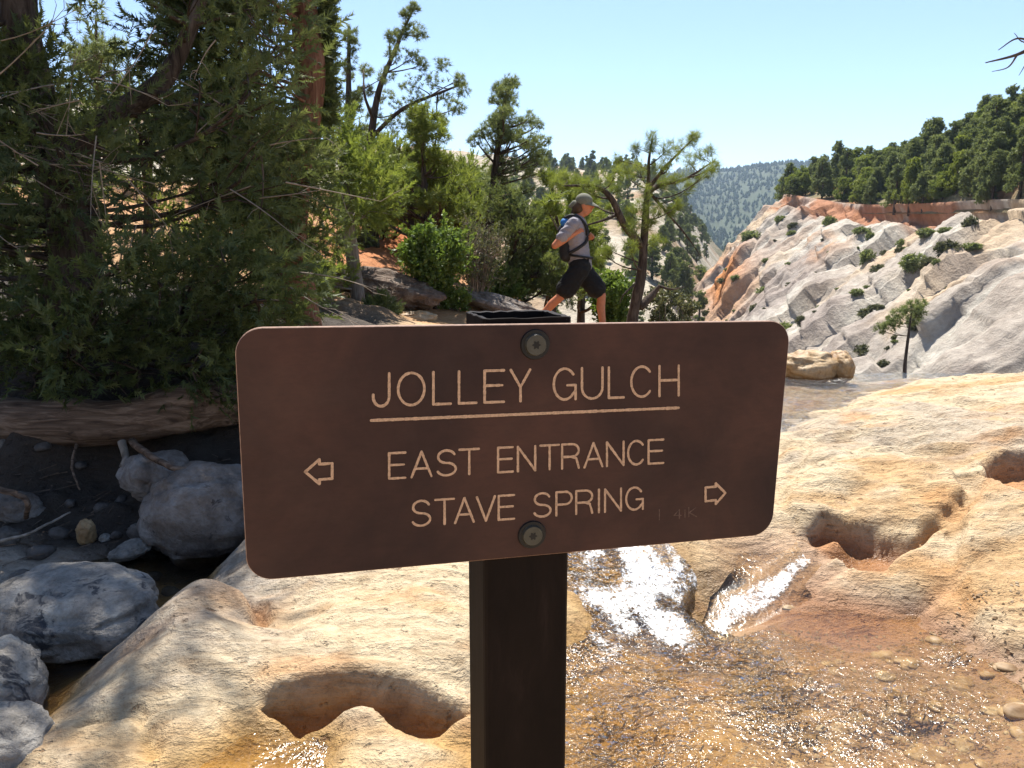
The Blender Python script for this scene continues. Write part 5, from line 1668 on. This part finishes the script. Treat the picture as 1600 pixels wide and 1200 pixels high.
# near leg (camera side, -y) is the rear leg in the photo's stride: shorts of the near side swing back
KB[1], AB_[1], KF[1], AF_[1] = -.09, -.09, .09, .09
b = MB()
ellip(b, (.045, 0, 1.605), (.092, .076, .115), .25)
capsule(b, (.095, 0, 1.545), (.055, 0, 1.53), .042, .06)              # jaw
capsule(b, (.133, 0, 1.6), (.152, 0, 1.575), .011, .014)             # nose
capsule(b, (.13, -.02, 1.545), (.13, .02, 1.545), .011, .011)        # lips
ellip(b, (.03, -.078, 1.595), (.022, .012, .033), .1, 10)
ellip(b, (.03, .078, 1.595), (.022, .012, .033), .1, 10)
capsule(b, (.03, 0, 1.55), (-.05, 0, 1.42), .056, .062)
capsule(b, (-.07, -.12, 1.385), (-.07, .12, 1.385), .065, .065)
capsule(b, (-.07, 0, 1.34), (-.02, 0, .95), .125, .11, sy=1.25)
capsule(b, (-.005, -.06, .86), (-.005, .06, .86), .115, .115)
for s_, el, wr, hd in ((-1, (-.3, -.26, 1.115), (-.055, -.17, 1.265), (.0, -.135, 1.3)), (1, (-.1, .27, 1.11), (.075, .12, 1.2), (.125, .075, 1.235))):
    sh = np.array((-.085, .185 * s_, 1.375))
    el, wr, hd = np.array(el), np.array(wr), np.array(hd)
    capsule(b, sh, el, .055, .042)
    capsule(b, el, el + (wr - el) * .35, .042, .043)
    capsule(b, el + (wr - el) * .35, wr, .043, .028)
    hdir = unit(hd - wr)
    side = unit(np.cross(hdir, np.array([0, 1, .2])))
    pal = wr + hdir * .05
    capsule(b, wr + hdir * .012, pal + hdir * .015, .03, .033)
    out = np.array([0, -1 * s_ * .35, 0]) + np.array([.2, 0, 0])
    for k_, (off, ln) in enumerate(((-.03, .034), (-.01, .04), (.011, .037), (.03, .029))):   # fingers curl round the strap
        p0 = pal + hdir * .026 + side * off
        p1 = p0 + hdir * ln * .8 + np.array([0, .012 * -s_ * -1, 0])
        p2 = p1 + unit(np.array([.1, .75 * -s_, -.55])) * ln * .7
        p3 = p2 - hdir * ln * .55
        capsule(b, p0, p1, .0095, .009, 8)
        capsule(b, p1, p2, .009, .0085, 8)
        capsule(b, p2, p3, .0085, .0075, 8)
    th0 = wr + hdir * .03 + side * -.03
    capsule(b, th0, th0 + hdir * .03 + side * -.014, .012, .0105, 8)
    capsule(b, th0 + hdir * .03 + side * -.014, th0 + hdir * .058 + side * -.004, .0105, .009, 8)
for hip, K_, A_2, toe in (((-.01, -.09, .84), KB, AB_, np.array((-.42, -.09, .06))), ((.01, .09, .84), KF, AF_, np.array((.46, .09, .035)))):
    capsule(b, hip, K_, .09, .057)
    capsule(b, K_, K_ + (A_2 - K_) * .35 + np.array([-.018, 0, 0]), .055, .056)
    capsule(b, K_ + (A_2 - K_) * .35 + np.array([-.018, 0, 0]), A_2, .056, .036)
    capsule(b, A_2, A_2 + (toe - A_2) * .8, .038, .03)
remeshed(b, 'body', M['skin'], person, .008, 3)
b = MB()
capsule(b, (-.075, -.12, 1.385), (-.075, .12, 1.385), .08, .08)
capsule(b, (-.07, 0, 1.35), (-.045, 0, 1.15), .145, .138, sy=1.22)
capsule(b, (-.045, 0, 1.15), (-.01, 0, .93), .138, .136, sy=1.2)
capsule(b, (-.01, 0, .93), (0, 0, .885), .14, .145, sy=1.18)
capsule(b, (-.05, 0, 1.42), (-.04, 0, 1.435), .075, .07)
for s_, el in ((-1, (-.3, -.26, 1.115)), (1, (-.1, .27, 1.11))):
    sh = np.array((-.085, .185 * s_, 1.375))
    el = np.array(el)
    capsule(b, sh, sh + (el - sh) * .62, .072, .068)
sh_o = remeshed(b, 'shirt', M['shirt'], person, .009, 5, .009)
b = MB()
capsule(b, (0, -.055, .87), (0, .055, .87), .135, .135)
for hip, K_ in (((-.005, -.085, .82), KB), ((.01, .085, .82), KF)):
    hip = np.array(hip)
    e = hip + (K_ - hip) * .72
    capsule(b, hip, e, .122, .125)
o = remeshed(b, 'shorts', M['shorts'], person, .009, 3, .01)
b = MB()
ellip(b, (-.03, 0, 1.575), (.085, .088, .09), 0)
for i in range(10):
    a = rl.uniform(-1, 1)
    capsule(b, (-.07, .07 * a, 1.6), (-.125 + .04 * abs(a), .085 * a, 1.5 + rl.uniform(-.02, .03)), .026, .012, 8)
remeshed(b, 'hair', M['hair'], person, .008, 1)
b = MB()
ellip(b, (.035, 0, 1.655), (.108, .094, .092), .22)
ellip(b, (.03, 0, 1.63), (.107, .093, .05), .22)
cap_o = remeshed(b, 'cap', M['cap'], person, .008, 3)
b = MB()
v, f = [], []
for i in range(2):
    for k_ in range(13):
        a = math.radians(-75 + 150 * k_ / 12)
        for q_ in range(4):
            rr_ = q_ / 3
            x = .035 + (.098 + .095 * rr_ * math.cos(a) ** .6) * math.cos(a)
            y = (.09 + .004 * rr_) * math.sin(a)
            z = 1.645 - .062 * rr_ * math.cos(a) - .02 * math.sin(a) ** 2 * 1 - .006 * i
            v.append((x, y, z))
for i in range(2):
    for k_ in range(12):
        for q_ in range(3):
            a0 = i * 52 + k_ * 4 + q_
            f.append([a0, a0 + 1, a0 + 5, a0 + 4])
b.add(v, f)
o = b.build('brim', M['cap'])
o.parent = cap_o
b = MB()
ellip(b, (-.075, 0, 1.615), (.06, .07, .045), -.5)
capsule(b, (-.08, -.02, 1.62), (-.135, -.015, 1.59), .045, .022)
capsule(b, (-.08, .03, 1.62), (-.125, .03, 1.585), .04, .02)
o = remeshed(b, 'cap_back', M['cap'], None, .008, 2)
o.parent = cap_o
for s_ in (-1, 1):
    b = MB()
    ellip(b, (.118, .03 * s_, 1.612), (.012, .014, .008), .2, 8)
    o = b.build('eye', M['eye'])
    o.parent = person
for A_2, toe in ((AB_, np.array((-.43, -.09, .05))), (AF_, np.array((.47, .09, .045)))):
    b = MB()
    heel = A_2 + np.array((-.04, 0, -.03)) if toe[0] > 0 else A_2 + np.array((-.05, 0, -.0))
    capsule(b, heel, toe, .048, .042)
    capsule(b, A_2 + np.array((0, 0, .0)), A_2 + (toe - A_2) * .4, .05, .045)
    remeshed(b, 'shoe', M['shoe'], person, .008, 3)
# daypack worn on the back
pack = thing('backpack', 'black and blue daypack on the hiker\'s back', 'backpack', tuple(person.location))
pack.rotation_euler = person.rotation_euler
b = MB()
capsule(b, (-.2, -.05, 1.3), (-.17, -.05, 1.0), .08, .085)
capsule(b, (-.2, .05, 1.3), (-.17, .05, 1.0), .08, .085)
remeshed(b, 'pack_body', M['pack'], pack, .01, 3)
b = MB()
capsule(b, (-.19, -.09, 1.39), (-.19, .09, 1.39), .06, .06)
remeshed(b, 'pack_lid', M['blue'], pack, .01, 3)
for s_ in (-1, 1):
    b = MB()
    pts = catmull([np.array(p) for p in ((-.2, .1 * s_, 1.44), (-.12, .115 * s_, 1.475), (-.03, .12 * s_, 1.455), (.06, .11 * s_, 1.36), (.085, .105 * s_, 1.26), (.07, .12 * s_, 1.16), (-.03, .175 * s_, 1.08), (-.14, .15 * s_, 1.02))], 26)
    b.tube(pts, .02, 8)
    o = b.build('shoulder_strap', M['pack'])
    o.parent = pack
b = MB()
a = np.radians(np.linspace(-160, 160, 36))
b.tube(np.stack([-.008 + .158 * np.cos(a), .182 * np.sin(a), .985 - .02 * np.cos(a)], 1), .014, 7)
o = b.build('hip_belt', M['pack'])
o.parent = pack
b = MB()
b.tube(np.array([(.1, -.12, .975), (.105, -.125, .93), (.1, -.13, .88)]), .008, 6)
o = b.build('belt_tail', M['pack'])
o.parent = pack
